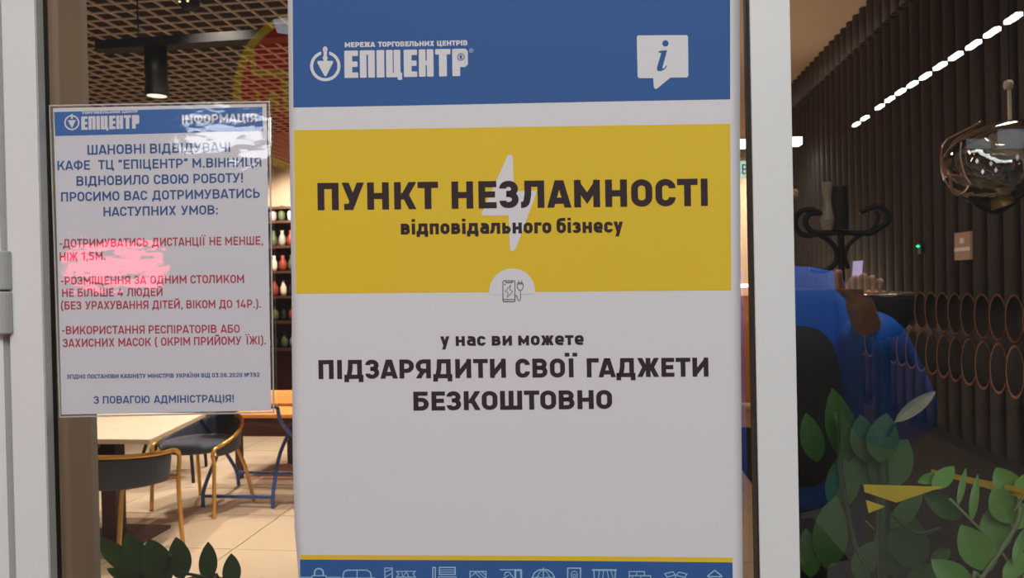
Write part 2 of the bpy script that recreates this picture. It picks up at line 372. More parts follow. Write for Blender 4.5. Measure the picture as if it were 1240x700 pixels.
        if g == 'Ц': W2 = W - .08; S([(h, H), (h, h), (W2 - h, h), (W2 - h, H)]); S([(W2 - h, h), (W - h * .7, h), (W - h * .7, -.17)])
        else:
            W2 = W if g == 'Ш' else W - .08; S([(h, H), (h, h), (W2 - h, h), (W2 - h, H)]); S([(W2 / 2, 0), (W2 / 2, H)])
            if g == 'Щ': S([(W2 - h, h), (W - h * .7, h), (W - h * .7, -.17)])
    elif g == 'Ю': S([(h, 0), (h, H)]); S([(h, .5), (W * .4, .5)]); x = W * .36; S([(x + h * .2, h), (r, h), (r, t), (x + h * .2, t)], (W - x) / 2 - h * .7, True)
    elif g == 'Ф': S([(W / 2, -.03), (W / 2, 1.03)]); S([(h, .2), (r, .2), (r, .84), (h, .84)], .27, True)
    elif g == 'Ч': S([(h, H), (h, .42), (r, .42)], [0, .2, 0]); S([(r, 0), (r, H)])
    elif g == '1': S([(r, 0), (r, t), (h * .4, H * .72)])
    elif g == '2': S([(h, H * .70), (h, t), (r, t), (r, H * .55), (h * 1.3, h * 1.2), (W, h)], [0, .22, .22, .1, 0, 0])
    elif g == '4': S([(W * .55, H), (h, H * .26), (W, H * .26)]); S([(W * .72, 0), (W * .72, H * .5)])
    elif g == '5': S([(W * .94, t), (h, t), (h, H * .56), (r, H * .56), (r, h), (h, h), (h, .2)], [0, 0, 0, .22, .22, .2, 0])
    elif g == '6': S([(r, .8), (r, t), (h, t), (h, h), (r, h), (r, .55), (h, .55)], [0, .2, .24, .24, .24, .2, 0])
    elif g == '9': S([(h, .2), (h, h), (r, h), (r, t), (h, t), (h, .45), (r, .45)], [0, .2, .24, .24, .24, .2, 0])
    elif g == '№': S([(h, 0), (h, H)]); S([(.6, 0), (.6, H)]); VD(h, H - w * .6, .6, w * .6); S([(.78, .5), (1.02, .5), (1.02, .85), (.78, .85)], .12, True)
    elif g == 'K': S([(h, 0), (h, H)]); DG(.25, .35, .5, 1); DG(.5, 0, .3, .6)
    elif g == 'е': W = .56; H = .74; t = H - h; r = W - h; S([(h, H * .46), (r, H * .46), (r, t), (h, t), (h, h), (W * .92, h)], [0, 0, .2, .2, .2, 0])
    elif g == 'а': W = .55; H = .74; t = H - h; r = W - h; S([(W * .12, t), (r, t), (r, 0)], [0, .16, 0]); S([(r, H * .56), (h, H * .56), (h, h), (r, h)], [0, .13, .13, 0])
    elif g == 'б': W = .57; H = .74; r = W - h; S([(h, h), (r, h), (r, H - h), (h, H - h)], .19, True); S([(h, .35), (h, 1 - h), (W * .96, 1.0 - h * .6)], [0, .18, 0])
    elif g == 'у': W = .58; q = HW(.2, .7); DG(q, .74, W * .52, .0); DG(W - q, .74, W * .36, -.26)
    elif g == 'і': W = w; S([(h, 0), (h, .74)]); S([(h, .86), (h, .86 + w * .85)])
    elif g == '-': W = .30; S([(0, .42), (W, .42)])
    elif g == '.': W = w; S([(h, 0), (h, w * 1.05)])
    elif g == ',': W = w; S([(h * 1.2, w), (h, -.14)])
    elif g == ':': W = w; S([(h, 0), (h, w * 1.05)]); S([(h, .5), (h, .5 + w * 1.05)])
    elif g == '!': W = w; S([(h, 0), (h, w * 1.05)]); S([(h, .30), (h, 1)])
    elif g == '(': W = .28; S([(.26, 1.08), (h, .8), (h, .1), (.26, -.18)], .2)
    elif g == ')': W = .28; S([(.02, 1.08), (W - h, .8), (W - h, .1), (.02, -.18)], .2)
    elif g in '“”':
        W = .34
        for x in (.08, .26): S([(x + .03, 1), (x - .02, .72)])
    elif g == ' ': W = .30
    return P, W
def wave(u, z, amp):            # the paper does not lie perfectly flat on the glass
    return amp * (math.sin(u * 13 + z * 4.1) * .5 + math.sin(z * 9.3 - u * 5) * .5)
class Layer:                    # flat print: polygons given in photograph pixels, laid on the plane of the glass
    def __init__(s, off, amp=0.0): s.off = off; s.amp = amp; s.v = []; s.f = []
    def P(s, x, y):
        p = onf(x, y, s.off); p.y -= wave(p.x, p.z, s.amp); return p
    def poly(s, pts):
        k = len(s.v); s.v += [s.P(*q) for q in pts]; s.f.append(tuple(range(k, k + len(pts)))); return s
    def strokes(s, pts, w, rad=0, closed=False):
        for q in stroke(pts, w, rad, closed): s.poly([(a.x, a.y) for a in q])
        return s
    def disc(s, cx, cy, rx, ry=None, a0=0, a1=360, n=40):
        ry = ry or rx; return s.poly([(cx + rx * math.cos(R(a0 + (a1 - a0) * k / n)), cy + ry * math.sin(R(a0 + (a1 - a0) * k / n))) for k in range(n + (a1 - a0 < 359))])
    def quad(s, tl, tr, br, bl, nx=1, ny=1):
        k = len(s.v)
        for j in range(ny + 1):
            for i in range(nx + 1):
                a, b = i / nx, j / ny; T = [tl[q] * (1 - a) + tr[q] * a for q in (0, 1)]; B = [bl[q] * (1 - a) + br[q] * a for q in (0, 1)]
                s.v.append(s.P(T[0] * (1 - b) + B[0] * b, T[1] * (1 - b) + B[1] * b))
        for j in range(ny):
            for i in range(nx):
                q = k + j * (nx + 1) + i; s.f.append((q, q + nx + 1, q + nx + 2, q + 1))
        return s
    def text(s, txt, x0, y0, x1, y1, cap, w, gap=.13, lean=-.018, space=None):
        """baseline from (x0,y0) to (x1,y1) in pixels; fitted exactly between them"""
        pos = []; x = 0; first = True; prev = ' '
        for ch in txt:
            if ch == ' ': x += (space if space is not None else .32); prev = ' '; continue
            if not first: x += gap - (kern(prev, ch) if prev != ' ' else 0)
            g, W = glyph(ch, w); pos.append((x, g)); x += W; first = False; prev = ch
        L = math.hypot(x1 - x0, y1 - y0); sx = L / x; ex = Vector(((x1 - x0) / L, (y1 - y0) / L)); ey = Vector((lean, -1))
        for gx, g in pos:
            for poly in g:
                pts = [Vector((x0, y0)) + ex * ((gx + q.x) * sx) + ey * (q.y * cap) for q in poly]; s.poly([(q.x, q.y) for q in pts])
        return s
    def build(s, name, m, parent):
        o = link(name, s.v, s.f, m, parent)
        bm = bmesh.new(); bm.from_mesh(o.data)
        for f in bm.faces:
            f.normal_update()
            if f.normal.y > 0: f.normal_flip()
        bm.to_mesh(o.data); bm.free(); return o

# ---------------------------------------------------------------- the big poster
A = .0012
post = tag(empty('poster', O, ALPHA), 'large white poster with blue header and yellow band taped on the glass door', 'poster')
def edge(tab, y):
    for (ya, xa), (yb, xb) in zip(tab, tab[1:]):
        if y <= yb: return xa + (xb - xa) * (y - ya) / (yb - ya)
    return tab[-1][1]
LT = [(-60, 347), (0, 348), (150, 350), (350, 353.5), (440, 354), (560, 355), (640, 357), (690, 361), (760, 364)]
RT = [(-60, 895.5), (170, 896), (420, 897), (700, 899.5), (760, 900)]
pl = Layer(.0022, A)
rows = [-60 + k * 10 for k in range(83)]; nx = 50
for y in rows:
    a, b = edge(LT, y), edge(RT, y)
    for i in range(nx + 1): pl.v.append(pl.P(a + (b - a) * i / nx, y))
for j in range(len(rows) - 1):
    for i in range(nx): q = j * (nx + 1) + i; pl.f.append((q, q + nx + 1, q + nx + 2, q + 1))
pap = pl.build('paper_sheet', M_paper, post)
sm = pap.modifiers.new('s', 'SOLIDIFY'); sm.thickness = .0003; sm.offset = -1
for p in pap.data.polygons: p.use_smooth = True
def lay(off): return Layer(off, A)
lay(.00235).quad((353.5, -60), (884, -60), (884, 120.5), (355, 130), 50, 18).build('header_band', M_blue, post)
lay(.00235).quad((355.7, 157.6), (883.9, 150.2), (885.3, 351.5), (358.6, 355.8), 50, 20).build('yellow_band', M_yellow, post)
lay(.00235).quad((363.5, 671.8), (887, 675.4), (887, 681.2), (363.5, 677.4), 50, 1).build('yellow_stripe', M_yellow, post)
lay(.00235).quad((363.5, 677.4), (887, 681.2), (888, 760), (364, 760), 50, 6).build('footer_band', M_blue, post)
# logo
def plumb(L, cx, cy, r):
    L.strokes([(cx + r * .9 * math.cos(2 * PI * k / 40), cy + r * .9 * math.sin(2 * PI * k / 40)) for k in range(40)], r * .2, 0, True)
    return L
b = lay(.0025); plumb(b, 393.6, 79.7, 18.4)
b.build('emblem_ring', M_white, post)
b = lay(.00265); b.strokes([(393.4, 58), (393.5, 74)], 9.6); b.build('emblem_gap', M_blue, post)
b = lay(.0028); b.disc(393.4, 59.2, 2.9, 3.4); b.poly([(391, 59), (396, 59), (395.3, 67), (396.6, 70), (395, 74), (392, 74), (390.2, 70), (391.6, 67)])
b.poly([(383.9, 74.4), (384.8, 73.4), (402.4, 73.3), (403.3, 74.4), (402.8, 75.8), (395, 91.3), (393.7, 92.2), (392.4, 91.4), (384, 76)])
b.build('emblem_plumb_bob', M_white, post)
lay(.0025).text('МЕРЕЖА ТОРГОВЕЛЬНИХ ЦЕНТРІВ', 417.3, 57.0, 566, 54.7, 6.2, .24, .12).build('lettering', M_white, post)
b = lay(.0025)
def logo_word(b, x0, y0, x1, y1, cap):
    """the heavy condensed wordmark, corners slightly softened"""
    L = [('Е', .43), ('П', .47), ('І', .245), ('Ц', .50), ('Е', .42), ('Н', .46), ('Т', .48), ('Р', .49)]
    gap = .055; tot = sum(a[1] for a in L) + gap * 7; kx = (x1 - x0) / tot; x = 0; sl = (y1 - y0) / (x1 - x0)
    def T(px, py): X = x0 + px * kx - .018 * cap * 0; return (X - .012 * py * cap, y0 + (X - x0) * sl - py * cap)
    def B(a, c, d, e, rr=.02):
        b.poly([T(x + q[0], q[1]) for q in ((a + rr, c), (d - rr, c), (d, c + rr), (d, e - rr), (d - rr, e), (a + rr, e), (a, e - rr), (a, c + rr))])
    s = .245; t = .20
    for g, W in L:
        if g == 'Е': B(0, 0, s, 1); B(0, 0, W, t); B(0, 1 - t, W, 1); B(0, .40, W * .96, .60)
        if g == 'П': B(0, 0, s * .86, 1); B(W - s * .86, 0, W, 1); B(0, .84, W, 1)
        if g == 'І': B(0, 0, s, 1)
        if g == 'Ц': B(0, 0, s * .86, 1); B(W - .05 - s * .86, 0, W - .05, 1); B(0, 0, W, .17); B(W - .14, -.10, W, .17)
        if g == 'Н': B(0, 0, s * .86, 1); B(W - s * .86, 0, W, 1); B(0, .42, W, .59)
        if g == 'Т': B(W / 2 - s / 2, 0, W / 2 + s / 2, 1); B(0, .80, W, 1)
        if g == 'Р':
            B(0, 0, s, 1); B(0, .80, W - .06, 1); B(0, .33, W - .06, .86)
            b.poly([T(x + W - .13, .33), T(x + W - .05, .36), T(x + W, .43), T(x + W, .90), T(x + W - .05, .97), T(x + W - .13, 1)])
            kpos = T(x + W * .56, .70)
        x += W + gap
    return kpos
kx, ky = logo_word(b, 416.9, 94.2, 566.7, 91.8, 33.2); b.build('lettering', M_white, post)
b = lay(.00275); b.strokes([(kx + 3.9 * math.cos(2 * PI * k / 24), ky + 3.9 * math.sin(2 * PI * k / 24)) for k in range(24)], .9, 0, True)
b.text('K', kx - 1.5, ky + 2.3, kx + 1.7, ky + 2.3, 4.4, .24); b.build('lettering', M_blue, post)
b = lay(.0025); b.strokes([(570.5 + 2.3 * math.cos(2 * PI * k / 16), 61 + 2.3 * math.sin(2 * PI * k / 16)) for k in range(16)], .7, 0, True)
b.text('Р', 569.6, 62.3, 571.3, 62.3, 2.6, .25); b.build('lettering', M_iceblue, post)
# information bubble
b = lay(.0025)
b.poly([(772.5, 43.2), (831.5, 42.8), (833, 44.5), (833.4, 92), (831.6, 94), (811.5, 94.4), (795.5, 107.6), (793, 107.9), (791.5, 105.8), (790.8, 95), (773.5, 95), (772, 93.2), (771, 45)])
b.build('information_bubble', M_white, post)
b = lay(.00265); b.disc(805.7, 52.8, 3.8)
b.poly([(797.6, 62.2), (807.6, 61.0), (807.2, 63), (801.9, 82.3), (802.2, 83.6), (804.0, 82.9), (806.8, 79.6), (807.6, 80.2), (804.6, 84.4), (800.4, 86.4), (796.6, 86.3), (795.1, 84.2), (795.7, 80.8), (800.6, 64.6), (797.2, 63.6)])
b.build('information_letter', M_blue, post)
# yellow band
b = lay(.0025); b.poly([(614.8, 188.4), (618.2, 187), (620.8, 188.8), (622.4, 231.5), (649.5, 231.0), (648.6, 236), (625.2, 300), (621.2, 304.2), (617.8, 303.2), (615.8, 260.8), (583.5, 261), (583.2, 258)]); b.build('lightning_bolt', M_white, post)
lay(.00265).text('ПУНКТ НЕЗЛАМНОСТІ', 384.8, 254.6, 857, 249.4, 33.0, .225, .175, space=.27).build('lettering', M_ink, post)
lay(.00265).text('відповідального бізнесу', 485.5, 284.0, 754.5, 281.6, 17.8, .21, .125, space=.2).build('lettering', M_ink, post)
b = lay(.0025); b.disc(620.3, 352.8, 27.7, 27.7, 180, 360); b.poly([(592.6, 352.8), (648, 352.8), (648, 356), (592.6, 357)]); b.build('half_circle', M_white, post)
b = lay(.00265)
b.strokes([(609, 340), (623.6, 340), (623.6, 365.2), (609, 365.2)], 1.1, 1.6, True); b.strokes([(609, 362.6), (623.6, 362.6)], .9); b.strokes([(611.6, 341.4), (614, 342.2), (619, 342.2), (621, 341.2)], 1.6)
b.strokes([(618.5, 345), (611.9, 352.6), (615.2, 354.4), (614.2, 360.4), (620.8, 352.8), (617.3, 351), (618.5, 345)], .8); b.disc(611.4, 344.6, 1, n=8)
b.strokes([(626.4, 344), (633.4, 344), (633.4, 348.5), (631.6, 351.4), (628.2, 351.4), (626.4, 348.5)], 1, 0, True); b.strokes([(628.2, 339.6), (628.2, 344)], 1.1); b.strokes([(631.8, 339.6), (631.8, 344)], 1.1); b.strokes([(626.6, 342.6), (633.2, 342.6)], 1.1)
b.strokes([(630.2, 351.4), (630.3, 362), (629, 365.2), (626.6, 362), (626, 358.5), (624, 358)], 1, 1.5); b.build('phone_and_plug_icon', M_inkline, post)
lay(.0025).text('у нас ви можете', 533.2, 419.2, 706.8, 417.7, 16.0, .20, .13, space=.26).build('lettering', M_ink, post)
lay(.0025).text('ПІДЗАРЯДИТИ СВОЇ ГАДЖЕТИ', 386.2, 459.0, 858, 456.0, 23.0, .22, .165, space=.28).build('lettering', M_ink, post)
lay(.0025).text('БЕЗКОШТОВНО', 500.8, 497.4, 741.4, 495.3, 23.0, .22, .15).build('lettering', M_ink, post)
# footer pictograms, cut off by the frame in the photograph
def icon(*sts):
    b = lay(.0025)
    for s_ in sts:
        if s_[0] == 'L': b.strokes(s_[1], s_[2], s_[3] if len(s_) > 3 else 0)
        if s_[0] == 'C': b.strokes(s_[1], s_[2], s_[3] if len(s_) > 3 else 0, True)
    b.build('pictogram', M_iceblue, post)
icon(('L', [(381, 697), (381, 688.5), (391.5, 688.5), (391.5, 697)], 2, 5), ('C', [(378, 697), (395, 697), (395, 712), (378, 712)], 1.2, 1))
icon(('L', [(364, 699), (378, 699)], 1.2), ('L', [(395, 699), (412, 699)], 1.2))
icon(('L', [(415, 700), (416.5, 692), (421, 690.4), (444, 690.4), (448.5, 693), (450, 700)], 1.4, 3), ('L', [(432.4, 690.4), (432.4, 700)], 1.3), ('C', [(410, 700), (455, 700), (457, 712), (409, 712)], 1.2, 3))
icon(('C', [(466, 688), (475, 688), (475, 712), (466, 712)], 1.3), ('L', [(466, 693), (475, 689)], 1), ('L', [(466, 699), (475, 694)], 1), ('C', [(480, 692), (503, 692), (500, 695), (503, 699), (480, 699), (483, 695)], 1.2), ('L', [(486, 692), (488, 699), (492, 692), (495, 699)], 1))
icon(('C', [(524, 687.5), (527, 687.5), (527, 712), (524, 712)], 1.4), ('C', [(532, 687.5), (551, 687.5), (551, 696), (532, 696)], 1.5), ('L', [(532, 690.5), (551, 690.5)], 1), ('L', [(532, 693.2), (551, 693.2)], 1), ('C', [(531, 699), (552, 699), (552, 712), (531, 712)], 1.2))
icon(('C', [(569, 692.5), (588.5, 692.5), (588.5, 712), (569, 712)], 1.3), ('L', [(569, 699), (578, 692.5), (588, 701)], 1), ('L', [(574, 692.5), (584, 703)], 1), ('L', [(583, 692.5), (588, 697)], 1))
icon(('L', [(605, 690.6), (631, 690.6)], 1.3), ('C', [(624, 691), (631, 691), (631, 712), (624, 712)], 2.4), ('L', [(611, 698), (611, 694), (617, 693), (619, 697), (622, 700)], 1.3, 2), ('L', [(607, 702), (616, 697)], 1.1))
icon(('L', [(644, 701), (647, 694.5), (652, 691), (658, 690), (664, 691), (669, 695), (672, 701)], 1.5), ('L', [(658, 688), (658, 700)], 1.2), ('L', [(650, 701), (653, 694), (658, 690), (663, 694), (666, 701)], 1), ('L', [(644, 701), (651, 699), (658, 701), (665, 699), (672, 701)], 1, 2))
icon(('C', [(687.5, 688.6), (703, 688.6), (703, 712), (687.5, 712)], 1.6), ('C', [(692, 692.5), (699, 692.5), (699, 704), (692, 704)], 1, 3), ('C', [(694, 696), (697, 696), (697, 700), (694, 700)], .8, 1))
icon(('L', [(717, 690.8), (747, 690.8)], 2), ('L', [(719, 690.8), (720.5, 712)], 1.3), ('L', [(745.5, 690.8), (744, 712)], 1.3), ('L', [(726, 691), (723, 712)], 1), ('L', [(731, 691), (729, 712)], 1), ('L', [(735, 691), (740, 712)], 1), ('L', [(740, 691), (743, 703)], 1))
icon(('C', [(762, 692.6), (780.5, 692.6), (780.5, 697.6), (762, 697.6)], 1.2), ('L', [(771, 692.6), (771, 697.6)], 1), ('C', [(762, 697.6), (788, 697.6), (788, 703), (762, 703)], 1.2), ('L', [(766, 697.6), (766, 703)], 1), ('L', [(776, 697.6), (776, 703)], 1))
icon(('C', [(805, 695), (815, 692.6), (818, 696.6), (808, 699)], 1.2), ('C', [(822, 693), (832, 695.4), (829, 699.4), (819, 697)], 1.2), ('L', [(818, 697), (818, 712)], 1.2), ('L', [(808, 699), (808, 712)], 1.2), ('L', [(830, 699), (830, 712)], 1.2))
icon(('C', [(865.4, 690.6), (875, 698.4), (856, 698.4)], 1.5, .5), ('L', [(860, 699), (860, 712)], 1.2), ('L', [(871, 699), (871, 712)], 1.2))

# ---------------------------------------------------------------- laminated notice
no = tag(empty('notice_sheet', O, ALPHA), 'small laminated notice with blue and red text beside the left door stile', 'notice')
AS = .0007
def ls(off): return Layer(off, AS)
sh = ls(.0022).quad((64.0, 131.0), (322.6, 125.6), (328.6, 496.8), (74.5, 502.0), 26, 36).build('paper_sheet', M_sheet, no)
for p in sh.data.polygons: p.use_smooth = True
fl = ls(.0034).quad((59.8, 127.5), (326.4, 122.5), (332.2, 499.6), (72.5, 505.6), 30, 40).build('laminate_film', M_film, no)
for p in fl.data.polygons: p.use_smooth = True
b = ls(.0031); b.strokes([(59.8, 127.9), (326.0, 122.9), (331.8, 499.2), (72.7, 505.0)], 1.7, 0, True); b.build('laminate_edge', mat('laminate_edge_print', srgb(196, 194, 190), .3, coat=1), no)
ls(.0024).quad((65.2, 135.6), (317.6, 129.4), (318.2, 158.6), (66.6, 164.6), 20, 3).build('header_band', M_sblue, no)
b = ls(.0026); b.strokes([(86.8 + 8.3 * math.cos(2 * PI * k / 30), 148.4 + 8.3 * math.sin(2 * PI * k / 30)) for k in range(30)], 1.8, 0, True)
b.poly([(85.6, 138), (88, 138), (87.9, 144), (85.8, 144)]); b.poly([(82, 145.6), (91.7, 145.3), (87.3, 154.6), (86.4, 154.6)]); b.build('emblem', M_white, no)
b = ls(.0026); logo_word(b, 98.3, 157.4, 168.8, 155.6, 16.4); b.text('ТОРГОВЕЛЬНИЙ ЦЕНТР', 98.8, 138.2, 166.8, 136.4, 3.0, .24); b.text('ІНФОРМАЦІЯ', 220.4, 149.8, 311, 147.6, 10.6, .2, .15); b.build('lettering', M_white, no)
for tx in (('ШАНОВНІ ВІДВІДУВАЧІ', 105.8, 187.4, 278.8, 183.8, 11.8), ('КАФЕ  ТЦ “ЕПІЦЕНТР” М.ВІННИЦЯ', 69.3, 206.1, 316.6, 201.8, 11.4), ('ВІДНОВИЛО СВОЮ РОБОТУ!', 92.4, 225.0, 294.2, 221, 11.6),
           ('ПРОСИМО ВАС ДОТРИМУВАТИСЬ', 73.7, 244.2, 314.8, 239.6, 11.4), ('НАСТУПНИХ УМОВ:', 125.3, 262.0, 263.9, 259.6, 11.2), ('З ПОВАГОЮ АДМІНІСТРАЦІЯ!', 113.5, 489, 283.5, 487, 9.2)):
    ls(.0024).text(*tx, .17, .17).build('lettering', M_sink, no)
ls(.0024).text('ЗГІДНО ПОСТАНОВИ КАБІНЕТУ МІНІСТРІВ УКРАЇНИ ВІД 03.06.2020 №392', 80.8, 458.8, 314.6, 456.3, 5.2, .2, .16).build('lettering', M_sink, no)
for tx in (('-ДОТРИМУВАТИСЬ ДИСТАНЦІЇ НЕ МЕНШЕ,', 72, 300, 318.5, 296.4, 10.4), ('НІЖ 1,5М.', 72, 315.8, 127.7, 314.8, 10.2), ('-РОЗМІЩЕННЯ ЗА ОДНИМ СТОЛИКОМ', 73.7, 345, 295.8, 342.6, 10.0),
           ('НЕ БІЛЬШЕ 4 ЛЮДЕЙ', 75, 359.6, 197, 358.5, 10.0), ('(БЕЗ УРАХУВАННЯ ДІТЕЙ, ВІКОМ ДО 14Р.).', 73.7, 375, 316.3, 372.7, 10.0),
           ('-ВИКОРИСТАННЯ РЕСПІРАТОРІВ АБО', 75, 405, 290.6, 403, 10.0), ('ЗАХИСНИХ МАСОК ( ОКРІМ ПРИЙОМУ ЇЖІ).', 75.9, 420.6, 322.3, 416.9, 10.2)):
    ls(.0024).text(*tx, .17, .17).build('lettering', M_sred, no)

# ---------------------------------------------------------------- CAFE ROOM SHELL
XL, XR, YB, ZC = -6.0, 3.4, 9.4, 3.12
fl_ = struct(MB().box((XL, -6.5, -.06), (6.0, YB, -.008)).build('floor', M_grout))
MB().box((XL, -6.5, -.008), (6.0, .6, -.004)).build('hall_paving', mat('hall_floor', srgb(38, 36, 36), .6), fl_)
tile = MB().box((-.297, -.297, -.008), (.297, .297, .0)).build('tile', M_tile, fl_); tile.location = (-4.0, 2.1, 0); first = True
for i in range(13):
    for j in range(12):
        t = tile if first else tile.copy()
        if not first: COL.objects.link(t)
        t.location = (-5.4 + i * .6, 2.4 + j * .6, random.uniform(-.0008, .0008)); first = False
struct(MB().box((XL - .1, .75, 0), (XL, YB, ZC + .5)).build('wall_left', M_tan))
struct(MB().box((XL, YB, 0), (XR, YB + .1, ZC + .5)).build('wall_back', M_tan))
struct(MB().box((XR, .9, 0), (XR + .1, YB, ZC + .5)).build('wall_right', M_wains))
ce = struct(empty('ceiling', (0, 0, 0)))
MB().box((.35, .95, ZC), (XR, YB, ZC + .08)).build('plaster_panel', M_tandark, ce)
MB().box((XL, .95, ZC + .38), (.35, YB, ZC + .46)).build('plenum_panel', M_plenum, ce)
MB().box((.33, .95, ZC), (.35, YB, ZC + .4)).build('plenum_side', M_plenum, ce)
ZG = 3.06
gy = MB().box((-.004, 2.6, ZG), (.004, YB - .02, ZG + .013)).build('grid_bar', M_grid, ce); k = 0
for i in range(46):
    t = gy if k == 0 else gy.copy()
    if k: COL.objects.link(t)
    t.location = (.28 - i * .115, 0, 0); k += 1
gx = MB().box((XL + .9, -.004, ZG), (.33, .004, ZG + .009)).build('grid_bar', M_grid, ce); k = 0
for i in range(60):
    t = gx if k == 0 else gx.copy()
    if k: COL.objects.link(t)
    t.location = (0, 2.62 + i * .113, 0); k += 1
# inner post beside the door (a square column inside the glass)
a0 = at(40, 350, 1.02); a1 = at(113.5, 350, 1.16)
MB().box((a0.x - .2, 1.145, 0), (a1.x, 1.16, ZC)).build('trim_2', M_post); struct(bpy.data.objects['trim_2'])

tag(MB().box((.98, 2.2, .001), (1.47, 7.4, .012)).build('shade_sheet', mat('shade_dark', srgb(30, 28, 28), .9)), 'long dark sheet added to shade the floor before the partition of the tube wall', 'shade sheet')  # dark sheet added in place of shade on the floor
# ---------------------------------------------------------------- wall of cardboard tubes on the right
XT = 1.62; TR = .032
scr = tag(empty('tube_screen', (XT, 0, 0)), 'wall of dark upright cardboard tubes with two rows of slant-cut open ends', 'wall screen')
def tube_mesh(z0, z1, c0, c1, n=18, th=.0035):
    """upright tube; c0/c1 = how much lower/higher the back of the end is than its front (front faces the door)"""
    vs = []; fs = []; fm = []
    for rr in (TR, TR - th):
        for lo in (0, 1):
            for k in range(n):
                a = 2 * PI * k / n; x, y = rr * math.cos(a), rr * math.sin(a); f = ((x * .45 + y * .89) / TR + 1) / 2     # 0 front, 1 back
                z = (z0 + c0 * f) if lo == 0 else (z1 + c1 * f); vs.append((x, y, z))
    for k in range(n):
        q = (k + 1) % n
        fs += [(k, q, n + q, n + k), (2 * n + q, 2 * n + k, 3 * n + k, 3 * n + q)]; fm += [0, 0]
        fs += [(n + k, n + q, 3 * n + q, 3 * n + k), (q, k, 2 * n + k, 2 * n + q)]; fm += [1, 1]
    return vs, fs, fm
tubes = []
for name, a in (('tube', (2.905, ZC - .004, .0, 0)), ('tube', (1.365, 2.87, -.205, .0)), ('tube', (.0, .945, 0, .215))):
    v, f, fm = tube_mesh(*a); o = link(name, v, f, None, scr, [M_tube, M_rim], fm, True); tubes.append(o)
for k in range(39):
    for o in tubes:
        t = o if k == 0 else o.copy()
        if k: COL.objects.link(t)
        t.location = (0, 2.2 + k * .128, 0); t.rotation_euler = (0, 0, 0)
struct(MB().box((XT + .045, 1.2, 0), (XT + .12, 7.25, ZC)).build('wall_side', M_wains))
bench = tag(MB().box((XT - .13, 1.7, 0), (XT - .04, 7.0, .70)).build('low_partition', M_wains), 'low dark partition running along the foot of the tube wall', 'partition')

# ---------------------------------------------------------------- back wall: display shelves, exit sign, lamps
sx0 = at(300, 350, 9.0).x; sx1 = at(420, 350, 9.0).x
z_top = at(340, 250, 9.0).z
shf = tag(empty('display_shelf', ((sx0 + sx1) / 2, 9.2, 0)), 'tall dark display shelf against the far cafe wall below the tan soffit', 'shelf')
hw = (sx1 - sx0) / 2
MB().box((-hw, .12, 0), (hw, .18, z_top)).build('back_panel', M_brown, shf)
for s in (-1, 1): MB().box((s * hw - .02, -.2, 0), (s * hw + .02, .18, z_top)).build('side_panel', M_brown, shf)
shz = [.65, 1.0, 1.32, 1.64, 1.96, 2.28]
for z in shz + [z_top - .03]: MB().box((-hw, -.2, z), (hw, .13, z + .03)).build('shelf_board', M_brown, shf)
vase_m = [mat('vase_cream', srgb(245, 226, 200), .4), mat('vase_green', srgb(86, 96, 60), .5), mat('vase_red', srgb(150, 60, 44), .5), mat('vase_black', srgb(34, 30, 34), .4), mat('vase_grey', srgb(168, 158, 150), .4)]
cols = ['cream', 'dark green', 'red', 'black', 'grey']
protos = []
for k, m in enumerate(vase_m):
    o = MB(); s_ = .8 + .12 * (k % 3); o.lathe([(0, 0), (.035 * s_, 0), (.05 * s_, .05), (.048 * s_, .11), (.022 * s_, .16), (.026 * s_, .2), (.0, .2)], n=14)
    protos.append(o)
po = [None] * 5
rowname = ['lowest', 'second', 'third', 'fourth', 'fifth', 'topmost']; colname = ['leftmost', 'second', 'middle', 'fourth', 'rightmost']
for r_, z in enumerate(shz):
    for c_ in range(5):
        k = (r_ * 2 + c_ * 3 + (r_ * c_) % 2) % 5
        if po[k] is None: po[k] = protos[k].build('vase', vase_m[k], None, smooth=True); o = po[k]
        else: o = po[k].copy(); COL.objects.link(o)
        o.location = (at(322 + c_ * 10.5, 300, 9.12).x, 9.10, z + .0305)
        tag(o, '%s narrow-necked vase, %s on the %s board of the far display shelf' % (cols[k], colname[c_], rowname[r_]), 'vase', 'vases on the far display shelf')
# exit sign and linear lamp on the far right
p = at(902, 205, YB - .03)
ex = tag(empty('exit_sign', p), 'small pale green illuminated sign seen past the right edge of the poster', 'sign')
MB().box((-.10, -.01, -.10), (.07, .03, .10)).build('sign_box', emit('exit_face', srgb(196, 236, 214), 1.1), ex)
b_ = MB().box((-.035, -.014, -.06), (-.02, -.011, .06)).box((-.02, -.014, -.06), (.01, -.011, -.045)).box((-.02, -.014, -.008), (.01, -.011, .008)).box((-.02, -.014, .045), (.01, -.011, .06)).box((.01, -.014, -.05), (.024, -.011, -.004)).box((.01, -.014, .004), (.024, -.011, .05)).build('lettering', mat('exit_green', srgb(60, 120, 96), .5), ex)
p0 = at(884, 175, 5.95); p1 = at(971, 182, 5.95)
ll = tag(empty('linear_lamp', p0), 'long white linear lamp hanging beyond the right edge of the poster', 'lamp')
MB().box((0, -.05, -.02), (p1.x - p0.x, .05, .03)).build('lamp_body', M_black, ll)
MB().box((.01, -.055, -.03), (p1.x - p0.x - .01, .045, .026)).build('diffuser', emit('lamp_white', (1, .97, .92, 1), 6), ll)
for q in (.15, .42): MB().tube([(q, 0, .03), (q, 0, ZC - p0.z)], .003, 6).build('suspension_wire', M_black, ll)
p = at(899.5, 346, 8.9); tag(MB().box((p.x - .12, p.y, p.z - .02), (p.x + .14, p.y + .03, p.z + .02)).build('wall_lamp', emit('lamp_cool', (.85, .9, 1, 1), 4)), 'short glowing strip lamp low on the far wall right of the poster', 'lamp')
cab = tag(empty('wall_cabinet', (1.55, 9.2, 0)), 'reddish wood cabinet against the far wall seen past the right poster edge', 'cabinet')
